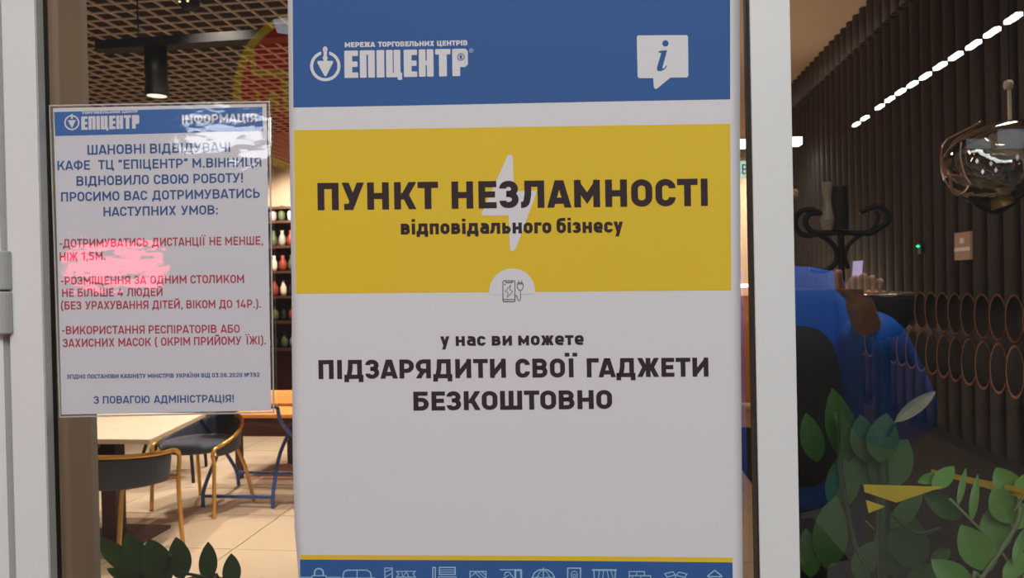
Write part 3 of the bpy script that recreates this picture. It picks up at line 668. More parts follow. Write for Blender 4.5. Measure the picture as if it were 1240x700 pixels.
MB().box((-.5, -.25, 0), (.5, .19, 1.25)).build('body', M_wood, cab)
for s in (-1, 1): MB().box((s * .25 - .23, -.27, .06), (s * .25 + .23, -.25, 1.2)).build('door', M_wood, cab)

# ---------------------------------------------------------------- track and spot lamps on the left
tz = at(190, 56, 3.55).z
tx0 = at(122, 60, 3.55).x; tx1 = at(420, 45, 3.55).x
tr = tag(empty('lighting_track', ((tx0 + tx1) / 2, 3.55, tz)), 'black lighting track hanging under the brown grid ceiling', 'lighting track')
MB().box((tx0 - (tx0 + tx1) / 2, -.045, -.01), (tx1 - (tx0 + tx1) / 2, .045, .035)).build('rail', M_black, tr)
for q in (-.45, .45): MB().tube([(q, 0, .03), (q, 0, ZG - tz)], .004, 6).build('suspension_wire', M_black, tr)
p = at(190, 117, 3.55); p_top = tz - .01
sp = tag(empty('spot_lamp', (p.x, p.y, p.z)), 'black cylinder spot lamp hanging from the track above the notice', 'spot lamp')
MB().lathe([(.048, .003), (.056, 0), (.058, .01), (.052, .10), (.056, .11), (.054, p_top - p.z), (.0, p_top - p.z)], n=28).build('lamp_body', mat('spot_body', (.014, .011, .010, 1), .4, metal=.0), sp, smooth=True)
MB().lathe([(0, .006), (.05, .004)], n=24).build('lens', emit('spot_lens', (1, .86, .66, 1), 1.6), sp)
p = at(229, 3, 3.3)
s2 = tag(empty('ceiling_spot', (p.x, 3.3, p.z)), 'round black spot lamp at the top edge of the photograph above the notice', 'spot lamp')
MB().lathe([(0, -.035), (.03, -.032), (.048, -.01), (.05, .05), (.02, .07), (0.006, .075), (.006, ZG - p.z)], n=20).build('lamp_body', M_black, s2, smooth=True)
for q in (-.02, .02): MB().lathe([(0, -.006), (.005, -.004), (.006, 0)], (q, -.046, -.01), 10).build('led', emit('led_warm', (1, .6, .35, 1), 3), s2)
# round speaker of the glass frosting stays out

# ---------------------------------------------------------------- CAFE FURNITURE seen through the door glass
def table(name, label, corners, z, th, mtop, legs, mleg, group=None):
    c = sum((Vector(q) for q in corners), Vector()) / len(corners); c.z = 0
    t = tag(empty(name, c), label, 'table', group)
    MB().prism([(q[0] - c.x, q[1] - c.y) for q in corners], z - th, z).build('table_top', mtop, t, bevel=.004)
    for a, b_, s_ in legs: MB().box((a - c.x - s_, b_ - c.y - s_, 0), (a - c.x + s_, b_ - c.y + s_, z - th)).build('leg', mleg, t)
    return t
HT = .665
q1 = atz(182, 532, HT); q2 = atz(249, 500, HT)
cr = [(q1.x, q1.y), (q2.x, q2.y), (q2.x - 1.3, q2.y), (q1.x - 1.45, q1.y)]
t = table('cafe_table', 'cream topped cafe table behind the gold framed chairs, below the notice', [Vector((a, b, 0)) for a, b in cr], HT, .028, M_top, [], M_brown)
pz = atz(139, 655, 0)
MB().box((-.045 + pz.x - t.location.x, -.045 + pz.y - t.location.y, .02), (.045 + pz.x - t.location.x, .045 + pz.y - t.location.y, HT - .035)).build('pedestal', mat('maroon_wood', srgb(84, 34, 34), .5), t)
MB().box((-.2 + pz.x - t.location.x, -.16 + pz.y - t.location.y, 0), (.2 + pz.x - t.location.x, .24 + pz.y - t.location.y, .02)).build('base_plate', M_brown, t)
def sheet(rows_, name, m, par, thick=.03):     # upholstered shell through rows of points
    n = len(rows_[0]); v = [p for r_ in rows_ for p in r_]
    f = [(i * n + j, i * n + j + 1, (i + 1) * n + j + 1, (i + 1) * n + j) for i in range(len(rows_) - 1) for j in range(n - 1)]
    o = link(name, v, f, m, par, smooth=True); recalc(o)
    md = o.modifiers.new('s', 'SOLIDIFY'); md.thickness = thick; md.offset = 0
    sb = o.modifiers.new('d', 'SUBSURF'); sb.levels = 1; sb.render_levels = 2
    return o
def armchair(loc, rz, label, zt0=.60, drop=.16, gold=M_gold):
    """low armchair facing -X: round padded back carried by a tube that bends down into the front legs"""
    c = tag(empty('armchair', loc, rz), label, 'chair', 'armchairs round the cream table')
    s = MB(); s.lathe([(0, .395), (.19, .395), (.222, .41), (.23, .435), (.215, .455), (0, .465)], (0, 0, 0), 24)
    s.build('seat', M_slate, c, smooth=True)
    top = lambda a: zt0 - drop * abs(math.sin(a / 2)) ** 1.6 / abs(math.sin(R(56))) ** 1.6
    rows_ = []
    for k in range(5):
        f = k / 4; row = []
        for j in range(15):
            a = R(-112 + 224 * j / 14); zt = top(a) - .008; zb = .385 - .01 * abs(math.sin(a / 2)); rr = .25 + .018 * f
            row.append((rr * math.cos(a), rr * math.sin(a), zb + (max(zt, zb + .03) - zb) * f))
        rows_.append(row)
    sheet(rows_, 'backrest', M_slate, c, .03)
    rail = [(.278 * math.cos(R(a)), .278 * math.sin(R(a)), top(R(a))) for a in range(-112, 113, 14)]
    MB().tube(rail, .0125, 10).build('back_rail', gold, c, smooth=True)
    for s_ in (-1, 1):
        e = Vector(rail[0] if s_ < 0 else rail[-1])
        MB().tube(spl([e, e + Vector((-.025, 0, -.012)), e + Vector((-.04, 0, -.05)), (e.x - .03, e.y, .33), (e.x - .045, e.y * 1.02, .0)], 5), .0125, 10).build('leg', gold, c, smooth=True)
        MB().tube(spl([(.16, .17 * s_, .40), (.21, .21 * s_, .22), (.25, .235 * s_, 0)], 5), .0125, 10).build('leg', gold, c, smooth=True)
        MB().tube([(-.13, .25 * s_, .385), (.17, .18 * s_, .385)], .009, 8).build('seat_bracket', gold, c, smooth=True)
    return c
armchair((-2.72, 4.62, 0), R(76), 'slate armchair with gold legs under the right end of the cream table')
armchair((-2.74, 3.90, 0), R(-106), 'slate armchair with gold rail nearest the glass, cut by the grey post', .575, .03)
armchair((-3.35, 5.42, 0), R(200), 'slate armchair with black legs on the far side of the cream table', .60, .16, M_black)

# blue folding table with wooden top, brown table, further tables
def fold_table(label, px0, px1, pyf, zt, ytop, depth):
    a = atz(px0, pyf, 0); b_ = atz(px1, pyf, 0); c = (a + b_) / 2; W = (b_.x - a.x)
    t = tag(empty('folding_table', c), label, 'table')
    return t, c, W
a = atz(246, 614, 0); b_ = atz(334, 613, 0); cx = (a.x + b_.x) / 2 ; cy = a.y
ft = tag(empty('folding_table', (cx, cy, 0)), 'orange wood table on curved blue metal folding legs, between notice and poster', 'table')
hw2 = (b_.x - a.x) / 2; dpt = .62
def bl(pts, r=.013): return MB().tube(spl([Vector(q) for q in pts], 6), r, 8)
for s_ in (-1, 1):
    bl([(s_ * hw2, 0, 0), (s_ * hw2, .02, .12), (s_ * (hw2 - .02), .18, .33), (s_ * (hw2 + .0), .42, .53), (s_ * (hw2 + .0), .50, .66)]).build('leg', M_bluem, ft, smooth=True)
    bl([(s_ * (hw2 + .03), .54, 0), (s_ * (hw2 + .03), .50, .13), (s_ * (hw2 + .05), .31, .36), (s_ * (hw2 + .04), .08, .55), (s_ * (hw2 + .04), .02, .66)]).build('leg', M_bluem, ft, smooth=True)
bl([(-hw2, .01, .07), (hw2, .01, .07)], .011).build('crossbar', M_bluem, ft); bl([(-hw2 - .03, .515, .10), (hw2 + .03, .515, .10)], .011).build('crossbar', M_bluem, ft)
bl([(-hw2 - .04, 0.02, .665), (hw2 + .04, 0.02, .665)], .012).build('crossbar', M_bluem, ft)
MB().box((-hw2 - .04, -.03, .677), (hw2 + .25, .56, .70)).build('table_top', M_wood, ft, bevel=.004)
a = atz(289, 580, 0)
table('wooden_table', 'low dark brown table with orange wooden top behind the blue folding table', [Vector(q) for q in ((a.x - .05, a.y - .03, 0), (a.x + 1.1, a.y - .03, 0), (a.x + 1.1, a.y + .6, 0), (a.x - .05, a.y + .6, 0))], .50, .03, M_wood,
      [(a.x, a.y + .02, .022), (a.x + 1.0, a.y + .02, .022), (a.x + .2, a.y + .5, .022), (a.x + 1.0, a.y + .5, .022)], M_brown)
wt = bpy.data.objects['wooden_table']; MB().box((-.56, -.30, .33), (.56, -.275, .47)).build('apron', M_brown, wt)
a = atz(345, 462, .77); a.y = max(a.y, 6.75); table('dining_table', 'far orange wooden table beyond the folding table, near the shelves', [Vector(q) for q in ((a.x - .5, a.y - .1, 0), (a.x + .7, a.y - .1, 0), (a.x + .7, a.y + .7, 0), (a.x - .5, a.y + .7, 0))], .77, .04, M_wood,
      [(a.x - .42, a.y, .03), (a.x + .6, a.y, .03), (a.x - .42, a.y + .6, .03), (a.x + .6, a.y + .6, .03)], M_brown)

# ---------------------------------------------------------------- PLANTS
def leaf(par, base, tip, wid, m, up=(0, 0, 1), fold=.18, curl=.08, name='leaf', view=None):
    base = Vector(base); tip = Vector(tip); ax = tip - base; L = ax.length; ax.normalize()
    side = ax.cross((base + tip) / 2 - CAM).normalized() if view is None else ax.cross(Vector(view)).normalized()
    nn = side.cross(ax).normalized()
    if nn.dot(CAM - base) < 0: nn = -nn
    vs = []; n = 9
    for i in range(n + 1):
        t = i / n; wv = wid / 2 * (math.sin(PI * min(1, t ** .85)) ** .75 if 0 < t < 1 else .02); c = base + ax * (L * t) - nn * (curl * L * (t - .5) ** 2 * 4 * .5)
        for s_ in (-1, -.5, 0, .5, 1): vs.append(c + side * (wv * s_) + nn * (fold * wv * abs(s_)))
    fs = [(i * 5 + j, i * 5 + j + 1, (i + 1) * 5 + j + 1, (i + 1) * 5 + j) for i in range(n) for j in range(4)]
    loc = par.location
    o = link(name, [v - loc for v in vs], fs, m, par, smooth=True)
    return o
def stem(par, pts, r, m, name='stem'):
    loc = par.location; MB().tube([p - loc for p in spl(pts, 5)], r, 6).build(name, m, par, smooth=True)
def plant(name, label, leaves, stems, root, Y, ml, ms, zpot):
    r_ = Vector(root); t = tag(empty(name, (r_.x, r_.y, zpot)), label, 'plant')
    for l in leaves:
        (bx, by, tx, ty, wd), ex_ = l[:5], l[5:]; dy = ex_[0] if ex_ else 0; m = ex_[1] if len(ex_) > 1 else ml
        leaf(t, at(bx, by, Y + dy), at(tx, ty, Y + dy + .02), wd * (Y + dy) / F, m, fold=.12 if len(ex_) < 3 else ex_[2])
    for s_ in stems:
        pts = [at(a, b, Y + c) for a, b, c in s_[0]] + ([Vector((r_.x, r_.y, zpot + .2))] if s_[2] else [])
        stem(t, pts, s_[1] * Y / F, ms)
    return t
def pot(x, y, z0, label):
    t = tag(empty('planter', (x, y, 0)), label, 'planter')
    MB().lathe([(0, 0), (.08, 0), (.09, .02), (.105, z0 + .15), (.112, z0 + .2), (.10, z0 + .2), (.095, z0 + .16)], n=24).build('pot', M_pot, t, smooth=False)
    MB().lathe([(.097, z0 + .17), (.05, z0 + .185), (0, z0 + .19)], n=20).build('soil', M_soil, t)
    return t
YL = 1.30
rt = at(215, 900, YL); pot(rt.x, YL, .42, 'dark round planter below the door glass holding the left plant')
plant('potted_plant', 'dark green broad-leaved plant at the bottom between notice and poster',
      [(162, 693, 116, 649, 24, .02), (178, 702, 152, 645, 30, 0), (200, 712, 180, 652, 38, -.02), (221, 702, 213, 650, 29, .0), (252, 704, 252, 656, 23, .01), (281, 712, 280, 670, 23, .02),
       (170, 706, 128, 688, 16, -.02), (225, 700, 300, 708, 12, .02, M_stem), (190, 716, 150, 700, 22, 0), (298, 716, 318, 700, 8, 0)],
      [([(207, 672, -.01), (201, 690, -.01), (199, 712, 0)], 3.2, True), ([(222, 694, 0), (250, 700, 0), (262, 712, 0)], 1.8, True), ([(168, 697, 0), (190, 712, 0)], 1.6, True)],
      (rt.x, YL, 0), YL, M_leafdk, M_stemdk, .42)
YR = 1.22
rt = at(1205, 900, YR + .05); pot(rt.x, YR + .05, .42, 'dark round planter behind the right pane under the bright green plant')
plant('potted_plant', 'bright green plant with oval leaves in the lower right corner',
      [(1200, 692, 1164, 636, 38, 0), (1232, 634, 1202, 592, 34, .01), (1208, 668, 1204, 610, 32, .03), (1230, 600, 1206, 566, 27, .02), (1236, 606, 1246, 572, 20, 0), (1178, 716, 1128, 678, 32, 0),
       (1160, 612, 1170, 566, 7, .02), (1176, 632, 1184, 574, 9, .02), (1228, 684, 1240, 640, 10, .0), (1130, 592, 1156, 564, 18, .05), (1165, 628, 1118, 596, 26, .08, M_leafdk), (1112, 584, 1142, 574, 12, .06), (1226, 640, 1252, 608, 20, .02), (1215, 700, 1250, 668, 18, .0), (1128, 680, 1152, 664, 14, .06, M_leafdk)],
      [([(1233, 600, .01), (1234, 628, 0), (1215, 662, 0), (1190, 698, 0), (1180, 716, 0)], 2.3, True), ([(1150, 604, .03), (1178, 632, .02), (1212, 668, .02), (1232, 700, .02), (1238, 720, 0)], 1.7, True), ([(1240, 600, 0), (1228, 560 + 60, .0)], 1.2, False)],
      (rt.x, YR + .05, 0), YR, M_leaf, M_stem, .42)
YM = 1.42
rt = at(1078, 900, YM); pot(rt.x, YM, .42, 'dark round planter standing behind the right pane close to the white stile')
plant('potted_plant', 'dim olive plant behind the blue reflection, pale pointed leaf on top',
      [(1084, 511, 1134, 473, 15, .0, M_leafpale, .5), (1050, 560, 1042, 502, 30, .03, M_leafdk), (1064, 560, 1074, 500, 34, 0), (1060, 590, 1100, 532, 44, .03), (1048, 590, 1052, 535, 30, .05), (1078, 640, 1118, 596, 20, .05, M_leafdk), (1100, 690, 1100, 620, 44, .06, M_leafdk), (1084, 700, 1062, 640, 26, .08, M_leafdk),
       (1028, 560, 1008, 470, 34, .06, M_leafdk), (1010, 620, 1034, 540, 36, .05, M_leafdk), (1000, 690, 1012, 600, 38, .03, M_leafdk), (990, 560, 976, 500, 26, .08, M_leafdk), (1036, 700, 1060, 655, 26, .05, M_leafdk), (1100, 700, 1150, 690, 22, .0, M_leafdk), (982, 700, 976, 640, 26, .04, M_leafdk)],
      [([(1066, 520, .02), (1070, 580, .01), (1068, 640, 0), (1070, 712, 0)], 5.5, True), ([(1012, 500, .05), (1020, 580, .04), (1036, 660, .02), (1055, 712, 0)], 2.6, True), ([(1084, 511, 0), (1074, 530, .01)], 1.6, False), ([(1078, 622, 0), (1098, 640, .0), (1115, 646, 0), (1140, 640, 0)], 2.0, False)],
      (rt.x, YM, 0), YM, M_leafdk, M_stemdk, .42)

# ---------------------------------------------------------------- things behind the right pane
p0 = at(962, 352, 1.9); p1 = at(1043, 352, 1.9)
cb = tag(empty('dark_backdrop', ((p0.x + p1.x) / 2, 2.0, 0)), 'tall black box added as a dark backdrop behind the plants next to the white stile', 'backdrop')  # black box added to darken what shows behind the jacket reflection
hwc = (p1.x - p0.x) / 2
MB().box((-hwc, -.1, .06), (hwc, .3, p0.z - .03)).build('body', M_bkmatte, cb); MB().box((-hwc - .004, -.105, p0.z - .03), (hwc + .004, .31, p0.z)).build('top', M_bkmatte, cb); MB().box((-hwc + .02, -.08, 0), (hwc - .02, .28, .06)).build('plinth', M_bkmatte, cb)
# black bowl on a slim stand
p = at(1066, 358, 2.35); q = at(1066, 410, 2.35)
bw = tag(empty('bowl_stand', (p.x, 2.35, 0)), 'black round bowl on a slender black stand beside the dark backdrop box', 'bowl')
rb = 35 * 2.35 / F
MB().lathe([(0, q.z), (rb * .55, q.z + .01), (rb * .95, q.z + .06), (rb, p.z - .01), (rb * .98, p.z), (rb * .93, p.z - .01), (rb * .5, q.z + .03), (0, q.z + .03)], n=28).build('bowl', M_bkmatte, bw, smooth=True)
MB().lathe([(rb * .98, p.z - .002), (rb * 1.02, p.z + .004), (rb * .98, p.z + .009), (rb * .95, p.z)], n=28).build('rim', mat('silver_rim', srgb(200, 196, 190), .25, metal=.9), bw, smooth=True)
MB().lathe([(.03, .02), (.025, q.z)], n=12).build('column', M_bkmatte, bw); MB().lathe([(0, 0), (.15, 0), (.15, .015), (.03, .03)], n=24).build('foot', M_bkmatte, bw)
# wrought iron scroll stand
def z2(x, y): return (950 + x / 3.89, 220 + y / 3.89)
YS = 3.3
p = at(*z2(265, 242), YS); sc_ = tag(empty('scroll_stand', (p.x, YS, 0)), 'black wrought iron stand with curled scrolls right of the white stile', 'stand')
def sc_tube(pts, r=.012, name='scroll'):
    MB().tube(spl([at(*z2(a, b), YS) - sc_.location for a, b in pts], 6), r, 8).build(name, M_black, sc_, smooth=True)
sc_tube([(170, 155), (140, 135), (90, 135), (55, 165), (50, 205), (75, 245), (120, 255), (160, 245)]); sc_tube([(150, 150), (115, 155), (98, 190), (115, 225), (150, 240), (200, 243), (270, 241), (360, 243), (400, 240)])
sc_tube([(355, 145), (400, 125), (450, 120), (485, 150), (485, 190), (450, 215), (415, 238), (380, 246)]); sc_tube([(430, 140), (440, 170), (425, 210), (400, 235)], .008)
sc_tube([(160, 248), (205, 275), (240, 320), (245, 370), (220, 405), (175, 422), (120, 412)]); sc_tube([(360, 250), (325, 275), (295, 310), (285, 360), (300, 410)], .009)
gx = at(*z2(265, 330), YS)
MB().tube([Vector((0, 0, .02)), Vector((0, 0, at(*z2(265, 242), YS).z))], .014, 10).build('column', M_black, sc_); MB().lathe([(0, 0), (.16, 0), (.16, .012), (.02, .03)], n=24).build('foot', M_black, sc_)
p = at(*z2(262, 236), YS); MB().lathe([(0, .008), (.032, .008), (.034, .08), (.03, .19), (0, .19)], n=14).build('candle', M_bkmatte); c = bpy.data.objects['candle']; c.location = p; tag(c, 'thick black candle standing on the bar of the iron scroll stand', 'candle')
p = at(*z2(205, 236), YS); MB().lathe([(0, .008), (.02, .008), (.03, .05), (.014, .13), (.022, .2), (.018, .21), (.0, .15)], n=14).build('bottle', mat('grey_glass', srgb(150, 146, 138), .2)); c = bpy.data.objects['bottle']; c.location = p; tag(c, 'grey bottle on the iron scroll stand left of the candle', 'bottle')
# pendant glass lamp with cord
YP = 1.75
pc = at(1205, 200, YP); top = at(1222, 2, YP)
pn = tag(empty('glass_pendant', pc), 'clear lumpy glass pendant lamp on a thin cord at the right edge', 'pendant lamp')
k_ = YP / F
def pp(x, y, dy=0): return at(x, y, YP + dy) - pn.location
MB().tube([pp(1222, 106), Vector((pp(1222, 60).x, 0, ZC - pc.z))], .0022, 6).build('cord', M_black, pn)
MB().lathe([(0, -.01), (.008, -.008), (.010, 0), (.008, .009), (0, .012)], pp(1221, 103), 12).build('cord_grip', M_post, pn, smooth=True)
MB().tube([pp(1222, 103), pp(1223, 150)], .004, 8).build('rod', M_post, pn)
def blob(name, cx_, cy_, rx, ry, m, seed, lump=.1, n=24, sq=1.0, rot=0, dy=0):
    random.seed(seed); ph = [random.uniform(0, 6) for _ in range(6)]; vs = []; cc = pp(cx_, cy_, dy)
    for i in range(n // 2 + 1):
        th = PI * i / (n // 2)
        for j in range(n):
            f = 2 * PI * j / n; d = Vector((math.sin(th) * math.cos(f), math.sin(th) * math.sin(f), math.cos(th)))
            l = 1 + lump * (math.sin(3 * d.x + ph[0]) * math.sin(2.5 * d.z + ph[1]) + .6 * math.sin(5 * d.y + ph[2] + 3 * d.z))
            x_, z_ = d.x * rx * k_ * l, d.z * ry * k_ * l; c0, s0 = math.cos(rot), math.sin(rot)
            vs.append(cc + Vector((x_ * c0 - z_ * s0, d.y * rx * k_ * sq * l, x_ * s0 + z_ * c0)))
    fs = [(i * n + j, i * n + (j + 1) % n, (i + 1) * n + (j + 1) % n, (i + 1) * n + j) for i in range(n // 2) for j in range(n)]
    return link(name, vs, fs, m, pn, smooth=True)
blob('glass_shade', 1203, 196, 53, 47, M_lampglass, 3, .10, 32, .8, .35)
blob('inner_bowl', 1198, 202, 33, 34, glassy('inner_glass', .16, (.8, .78, .78, 1), .01, 1.0, 30, fres=True), 5, .12, 26, .8)
rim = [(1189, 147), (1165, 160), (1144, 172), (1140, 190), (1143, 208), (1152, 216)]
MB().tube(spl([pp(a, b, -.05) for a, b in rim], 5), .0026, 8).build('glass_rim', M_amber, pn, smooth=True)
MB().tube(spl([pp(a, b, -.05) for a, b in [(1150, 212), (1153, 230), (1160, 236), (1169, 231), (1173, 222), (1164, 214), (1150, 212)]], 5), .0032, 8).build('glass_lip', M_amber, pn, smooth=True)
MB().tube(spl([pp(a, b, -.06) for a, b in [(1164, 172), (1163, 190), (1168, 210), (1176, 224)]], 5), .0018, 8).build('glass_rim', mat('bright_glass_edge', srgb(220, 200, 180), .1, metal=.5), pn, smooth=True)
sk = MB(); sk.tube([pp(1198, 216, .0), pp(1212, 250, 0)], [.022, .028], 18); sk.build('socket', mat('brass_socket', srgb(150, 130, 70), .3, metal=.8), pn, smooth=False)
MB().tube(spl([pp(a, b) for a, b in [(1170, 226), (1188, 246), (1210, 252), (1236, 232)]], 5), .012, 10).build('dark_collar', M_bkmatte, pn, smooth=True)
for a, b in ((1183, 195), (1200, 198), (1206, 206), (1190, 208), (1232, 190)): MB().lathe([(0, -.006), (.0035, 0), (0, .006)], pp(a, b, -.04), 8).build('bulb', emit('small_bulb', (.8, .95, 1, 1), 1.6), pn)
# reflected floor marking put on the pane as yellow pieces; tape across the room
tp = tag(empty('marking_reflection', O, ALPHA), 'yellow arrow shaped reflection of a floor marking, put on the right pane among the plants', 'reflection')
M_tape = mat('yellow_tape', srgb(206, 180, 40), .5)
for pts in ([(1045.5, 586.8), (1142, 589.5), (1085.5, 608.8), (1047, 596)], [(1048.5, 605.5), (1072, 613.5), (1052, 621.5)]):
    L = Layer(-.003); L.poly(pts); o = L.build('marking_piece', M_tape, tp); md = o.modifiers.new('s', 'SOLIDIFY'); md.thickness = .0003
for (a, b), (c, d), nm in (((1128, 570), (1246, 596), 'upper'), ((1150, 577), (1246, 602), 'lower')):
    P0, P1 = at(a, b, 1.62), at(c, d, 1.16)
    o = MB().add([P0 + Vector((0, 0, .003)), P1 + Vector((0, 0, .004)), P1 - Vector((0, 0, .004)), P0 - Vector((0, 0, .003))], [(0, 1, 2, 3)]).build('barrier_tape', M_tape)
    md = o.modifiers.new('s', 'SOLIDIFY'); md.thickness = .0006
    tag(o, '%s of two thin yellow tapes slanting behind the right plant' % nm, 'tape')
# small cream board standing in for a reflected hall sign, green pilot light
p = atx(1168, 298, XT - TR)
nb = tag(empty('sign_standin', p), 'small beige board with a white stripe standing in for a reflected sign, before the tube wall', 'board')
MB().box((-.01, -.075, -.062), (.0, .075, .062)).build('panel', mat('beige_board', srgb(196, 160, 138), .6, emis=srgb(196, 150, 126), estr=.06), nb)  # faint glow put into panel and stripe, though neither is a lamp
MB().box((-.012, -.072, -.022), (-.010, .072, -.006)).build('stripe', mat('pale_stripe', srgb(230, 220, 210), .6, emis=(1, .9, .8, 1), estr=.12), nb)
MB().box((-.012, -.018, .012), (-.010, .018, .036)).build('badge', mat('pale_stripe', srgb(230, 220, 210)), nb)
p = atx(1118, 300, XT - TR); gl = tag(empty('pilot_light', p), 'tiny green and blue pilot light in front of the tube wall', 'lamp')
MB().box((-.02, -.02, -.03), (.0, .02, .02)).build('housing', mat('pilot_blue', srgb(40, 70, 90), .4), gl); MB().lathe([(0, -.008), (.012, 0), (0, .008)], (-.025, 0, .008), 10).build('led', emit('pilot_green', (.05, 1, .35, 1), 2.0), gl)

# ---------------------------------------------------------------- THE HALL (behind the camera, seen only as reflections)
def lum(p0, p1, hw_, hh, m, name, label, cat, group=None):
    pass
# row of thirteen ceiling luminaires
E = [Vector(at(1037, 152, 16.2)), Vector(at(1241, 18, 9.85))]
za = E[0].z; lm = None
PXS = [(1037, 152, 8), (1047.5, 144.5, 9), (1055, 139, 0), (1065.5, 131, 10), (1077.5, 122, 11), (1090.5, 113, 12), (1105, 104, 13), (1121, 94, 14), (1138.5, 82, 16), (1157.5, 70, 17), (1179, 56.5, 19), (1201.5, 41.5, 21), (1227, 24.5, 23)]
M_lum = emit('luminaire_white', (1, .98, .96, 1), 14)
ORD = ['lowest', 'second', 'third', 'fourth', 'fifth', 'sixth', 'seventh', 'eighth', 'ninth', 'tenth', 'eleventh', 'topmost']; no_ = 0
for px, py, ln in PXS:
    if not ln: continue
    c = atz(px, py, za); dx = ln * .34
    a = mirror(atz(px - dx, py + dx * .66, za)); b_ = mirror(atz(px + dx, py - dx * .66, za)); d = (b_ - a); d.z = 0; s_ = Vector((-d.y, d.x, 0)).normalized() * .038
    m_ = (a + b_) / 2
    no_ += 1
    t = tag(empty('hall_luminaire', m_), '%s of the slim white ceiling lamps in the row reflected in the right pane' % ORD[no_ - 1], 'lamp', 'row of hall ceiling lamps')
    vs = [a - s_, b_ - s_, b_ + s_, a + s_]
    MB().add([v - m_ for v in vs] + [v - m_ + Vector((0, 0, .05)) for v in vs], [(0, 1, 2, 3), (4, 5, 6, 7), (0, 1, 5, 4), (1, 2, 6, 5), (2, 3, 7, 6), (3, 0, 4, 7)]).build('diffuser', M_lum, t)
# lit oval sign, reflected beside the poster top
YO = 5.0
def rp(x, y, dy=0): return mirror(at(x, y, YO + dy))
oc = rp(372, 112); os_ = tag(empty('oval_sign', oc), 'oval red sign with a yellow border reflected left of the poster top', 'sign')
def rpoly(pts, name, m, dy):
    vs = [rp(a, b, dy) - oc for a, b in pts]; k = len(vs); bk = [rp(a, b, dy + .03) - oc for a, b in pts]
    MB().add(vs + bk, [tuple(range(k)), tuple(range(k, 2 * k))] + [(i, (i + 1) % k, k + (i + 1) % k, k + i) for i in range(k)]).build(name, m, os_)
ell = lambda rx, ry: [(374 + rx * math.cos(2 * PI * k / 48), 112 + ry * math.sin(2 * PI * k / 48)) for k in range(48)]
rpoly(ell(92, 100), 'border', emit('sign_yellow', srgb(236, 196, 40), .5), .06); rpoly(ell(82, 90), 'face', emit('sign_red', srgb(200, 20, 34), .6), .02)
for pts in ([(299, 62), (307, 60), (311, 84), (350, 86), (350, 94), (306, 92)], [(308, 108), (312, 108), (318, 132), (328, 108), (334, 110), (340, 135), (334, 135), (329, 120), (321, 140), (315, 140)], [(340, 96), (352, 98), (352, 135), (344, 135)]):
    rpoly(pts, 'lettering', MATS['sign_yellow'], -.02)
rpoly([(330, 24), (352, 20), (352, 42), (336, 40)], 'highlight_panel', emit('sign_white', (.8, .85, .95, 1), 1.2), -.03)
# red LED board and white lamp panel whose gleam lies on the laminated sheet
def hall_panel(name, label, cat, x0, y0, x1, y1, Y, m):
    vs = [mirror(at(x, y, Y)) for x, y in ((x0, y0), (x1, y0), (x1, y1), (x0, y1))]; c = sum(vs, Vector()) / 4; bk = [v - N * .04 for v in vs]
    t = tag(empty(name, c), label, cat)
    MB().add([v - c for v in vs], [(0, 1, 2, 3)]).build('lit_face', m, t, fix=False)
    MB().add([v - c - N * .003 for v in vs] + [v - c for v in bk], [(0, 1, 2, 3), (4, 5, 6, 7), (0, 1, 5, 4), (1, 2, 6, 5), (2, 3, 7, 6), (3, 0, 4, 7)]).build('housing', M_black, t)
hall_panel('led_board', 'red LED board whose glow shows on the laminated notice', 'sign', 70, 300, 190, 338, 3.2, emit('led_red', (1, .05, .12, 1), 22))
hall_panel('lamp_panel', 'white lamp panel gleaming on the upper right of the laminated notice', 'lamp', 222, 142, 328, 178, 3.2, emit('panel_white', (.92, .96, 1, 1), 13))
hall_panel('hall_window', 'blue grey hall window reflected beside the glass pendant', 'window', 1208, 156, 1262, 180, 6, emit('window_blue', (.45, .58, .75, 1), .6))
hall_panel('hall_window', 'second blue grey hall window reflected inside the glass pendant', 'window', 1170, 168, 1200, 180, 6, emit('window_blue', (.45, .58, .75, 1), .6))

# the person reflected in the right pane (blue jacket, phone in the raised hand)
YV = 2.0
def vp(x, y, Y=YV): return mirror(at(x, y, Y))
base = vp(935, 600); per = tag(empty('person', (base.x, base.y, 0)), 'person in a blue jacket holding a phone, reflected in the right pane', 'person')
def skin(name, chain, rad, edges, m, root=0, sub=2):
    loc = per.location; me = bpy.data.meshes.new(name); me.from_pydata([tuple(Vector(p) - loc) for p in chain], edges, []); me.materials.append(m)
    o = bpy.data.objects.new(name, me); COL.objects.link(o); o.parent = per
    o.modifiers.new('skin', 'SKIN').use_smooth_shade = True
    sv = me.skin_vertices[0].data
    for i, r_ in enumerate(rad): sv[i].radius = (r_, r_) if not isinstance(r_, tuple) else r_; sv[i].use_root = (i == root)
    sb = o.modifiers.new('sub', 'SUBSURF'); sb.levels = 1; sb.render_levels = sub
    return o
def pz(x, z, Y=YV):              # virtual point at given pixel column and world height
    q = at(x, 350, Y); q.z = z; return mirror(q)
hip = pz(925, .95); waist = pz(925, 1.12); chest = pz(925, 1.27); neck = pz(922, 1.50); head = pz(922, 1.66); crown = pz(922, 1.74)
shR = at(1000, 372, YV); shR.z = 1.385; shR = mirror(shR); shL = pz(850, 1.385)
elR = vp(1092, 522, 1.90); wrR = vp(1048, 388, 1.64); hdR = vp(1037, 358, 1.60)
elL = pz(815, 1.16); wrL = pz(820, .93, 1.95)
kR, kL = pz(958, .5), pz(892, .5); fR, fL = pz(960, .09), pz(890, .09); tR, tL = pz(962, .04, YV - .18), pz(886, .04, YV - .18)
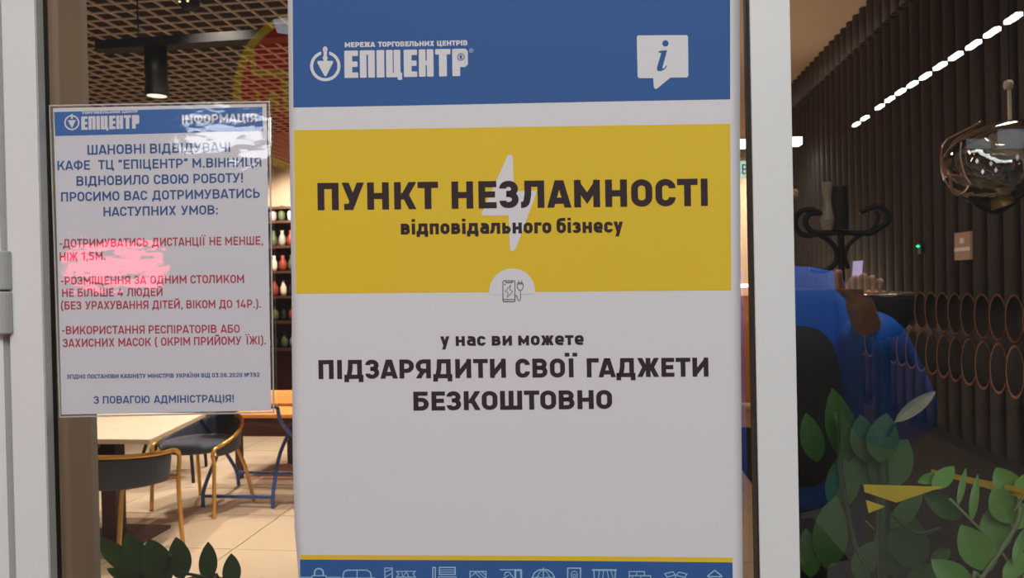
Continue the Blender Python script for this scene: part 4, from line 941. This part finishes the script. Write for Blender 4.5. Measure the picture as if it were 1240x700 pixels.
skin('body', [hip, waist, chest, neck, head, crown, shR, elR, wrR, hdR, shL, elL, wrL, pz(820, .86, 1.95), kR, fR, tR, kL, fL, tL, vp(921, 9999) if False else pz(922, 1.60)],
     [.10, .10, .11, .055, .085, .06, .055, .04, .03, .028, .055, .04, .03, .03, .06, .045, .035, .06, .045, .035, .078],
     [(0, 1), (1, 2), (2, 3), (3, 20), (20, 4), (4, 5), (2, 6), (6, 7), (7, 8), (8, 9), (2, 10), (10, 11), (11, 12), (12, 13), (0, 14), (14, 15), (15, 16), (0, 17), (17, 18), (18, 19)], M_skin)
for k in range(5):               # fingers of the raised hand
    a = hdR + Vector((.012 * (k - 2), .0, .0)); ln = (.05, .045, .05, .045, .036)[k]
    if k == 0: skin('finger', [wrR * .4 + hdR * .6, hdR + Vector((-.045, .02, .02)), hdR + Vector((-.05, .03, .055))], [.011, .010, .008], [(0, 1), (1, 2)], M_skin, sub=1)
    else: skin('finger', [a, a + Vector((.006 * (k - 2), .015, ln * .6)), a + Vector((.004 * (k - 2), .04, ln * .85))], [.010, .009, .008], [(0, 1), (1, 2)], M_skin, sub=1)
for k in range(5):
    a = pz(820, .86, 1.95) + Vector((.011 * (k - 2), 0, 0)); skin('finger', [a, a + Vector((.004 * (k - 2), .01, -.05)), a + Vector((.003 * (k - 2), .025, -.085 if k else -.06))], [.010, .009, .008], [(0, 1), (1, 2)], M_skin, sub=1)
skin('jacket', [pz(925, .84), waist, chest, pz(922, 1.44), shR, elR, wrR, shL, elL, wrL], [(.20, .15), (.19, .15), (.18, .15), (.08, .08), (.105, .10), .112, .068, .095, .07, .05],
     [(0, 1), (1, 2), (2, 3), (2, 4), (4, 5), (5, 6), (2, 7), (7, 8), (8, 9)], M_jacket, 1)
skin('shirt', [pz(952, 1.34) + N * .085, pz(950, 1.24) + N * .10, pz(950, 1.1) + N * .095, pz(950, .92) + N * .09], [.07, .11, .105, .10], [(0, 1), (1, 2), (2, 3)], M_trouser)
skin('trousers', [pz(925, .9), kR, pz(960, .12), kL, pz(890, .12)], [(.16, .13), .09, .075, .09, .075], [(0, 1), (1, 2), (0, 3), (3, 4)], M_trouser)
skin('hair', [head + Vector((0, -.02, .045)), head + Vector((0, -.035, -.02))], [.095, .085], [(0, 1)], M_hair, sub=2)
for s_ in (-1, 1):
    fp = head + Vector((s_ * .032, .082, .0)); skin('eye', [fp, fp + Vector((0, .004, 0))], [.011, .009], [(0, 1)], mat('eye_dark', (.02, .015, .012, 1), .2), sub=1)
    ep = head + Vector((s_ * .088, 0, -.005)); skin('ear', [ep, ep + Vector((s_ * .008, -.01, .025))], [.014, .012], [(0, 1)], M_skin, sub=1)
skin('nose', [head + Vector((0, .085, -.005)), head + Vector((0, .10, -.035))], [.010, .015], [(0, 1)], M_skin, sub=1)
skin('mouth', [head + Vector((-.022, .078, -.06)), head + Vector((.022, .078, -.06))], [.007, .007], [(0, 1)], mat('lips', srgb(170, 90, 84), .5), sub=1)
# phone held in the raised hand
ph = vp(1041, 356, 1.66); t = tag(empty('phone', ph), 'phone with a glowing violet screen held in the raised hand', 'phone')
MB().box((-.006, -.036, -.075), (.006, .036, .075)).build('body', M_black, t, bevel=.003)
MB().box((-.0075, -.033, -.07), (-.0065, .033, .07)).build('screen', emit('phone_screen', (.75, .6, 1, 1), 2.5), t)
t.rotation_euler = (0, R(4), R(10))
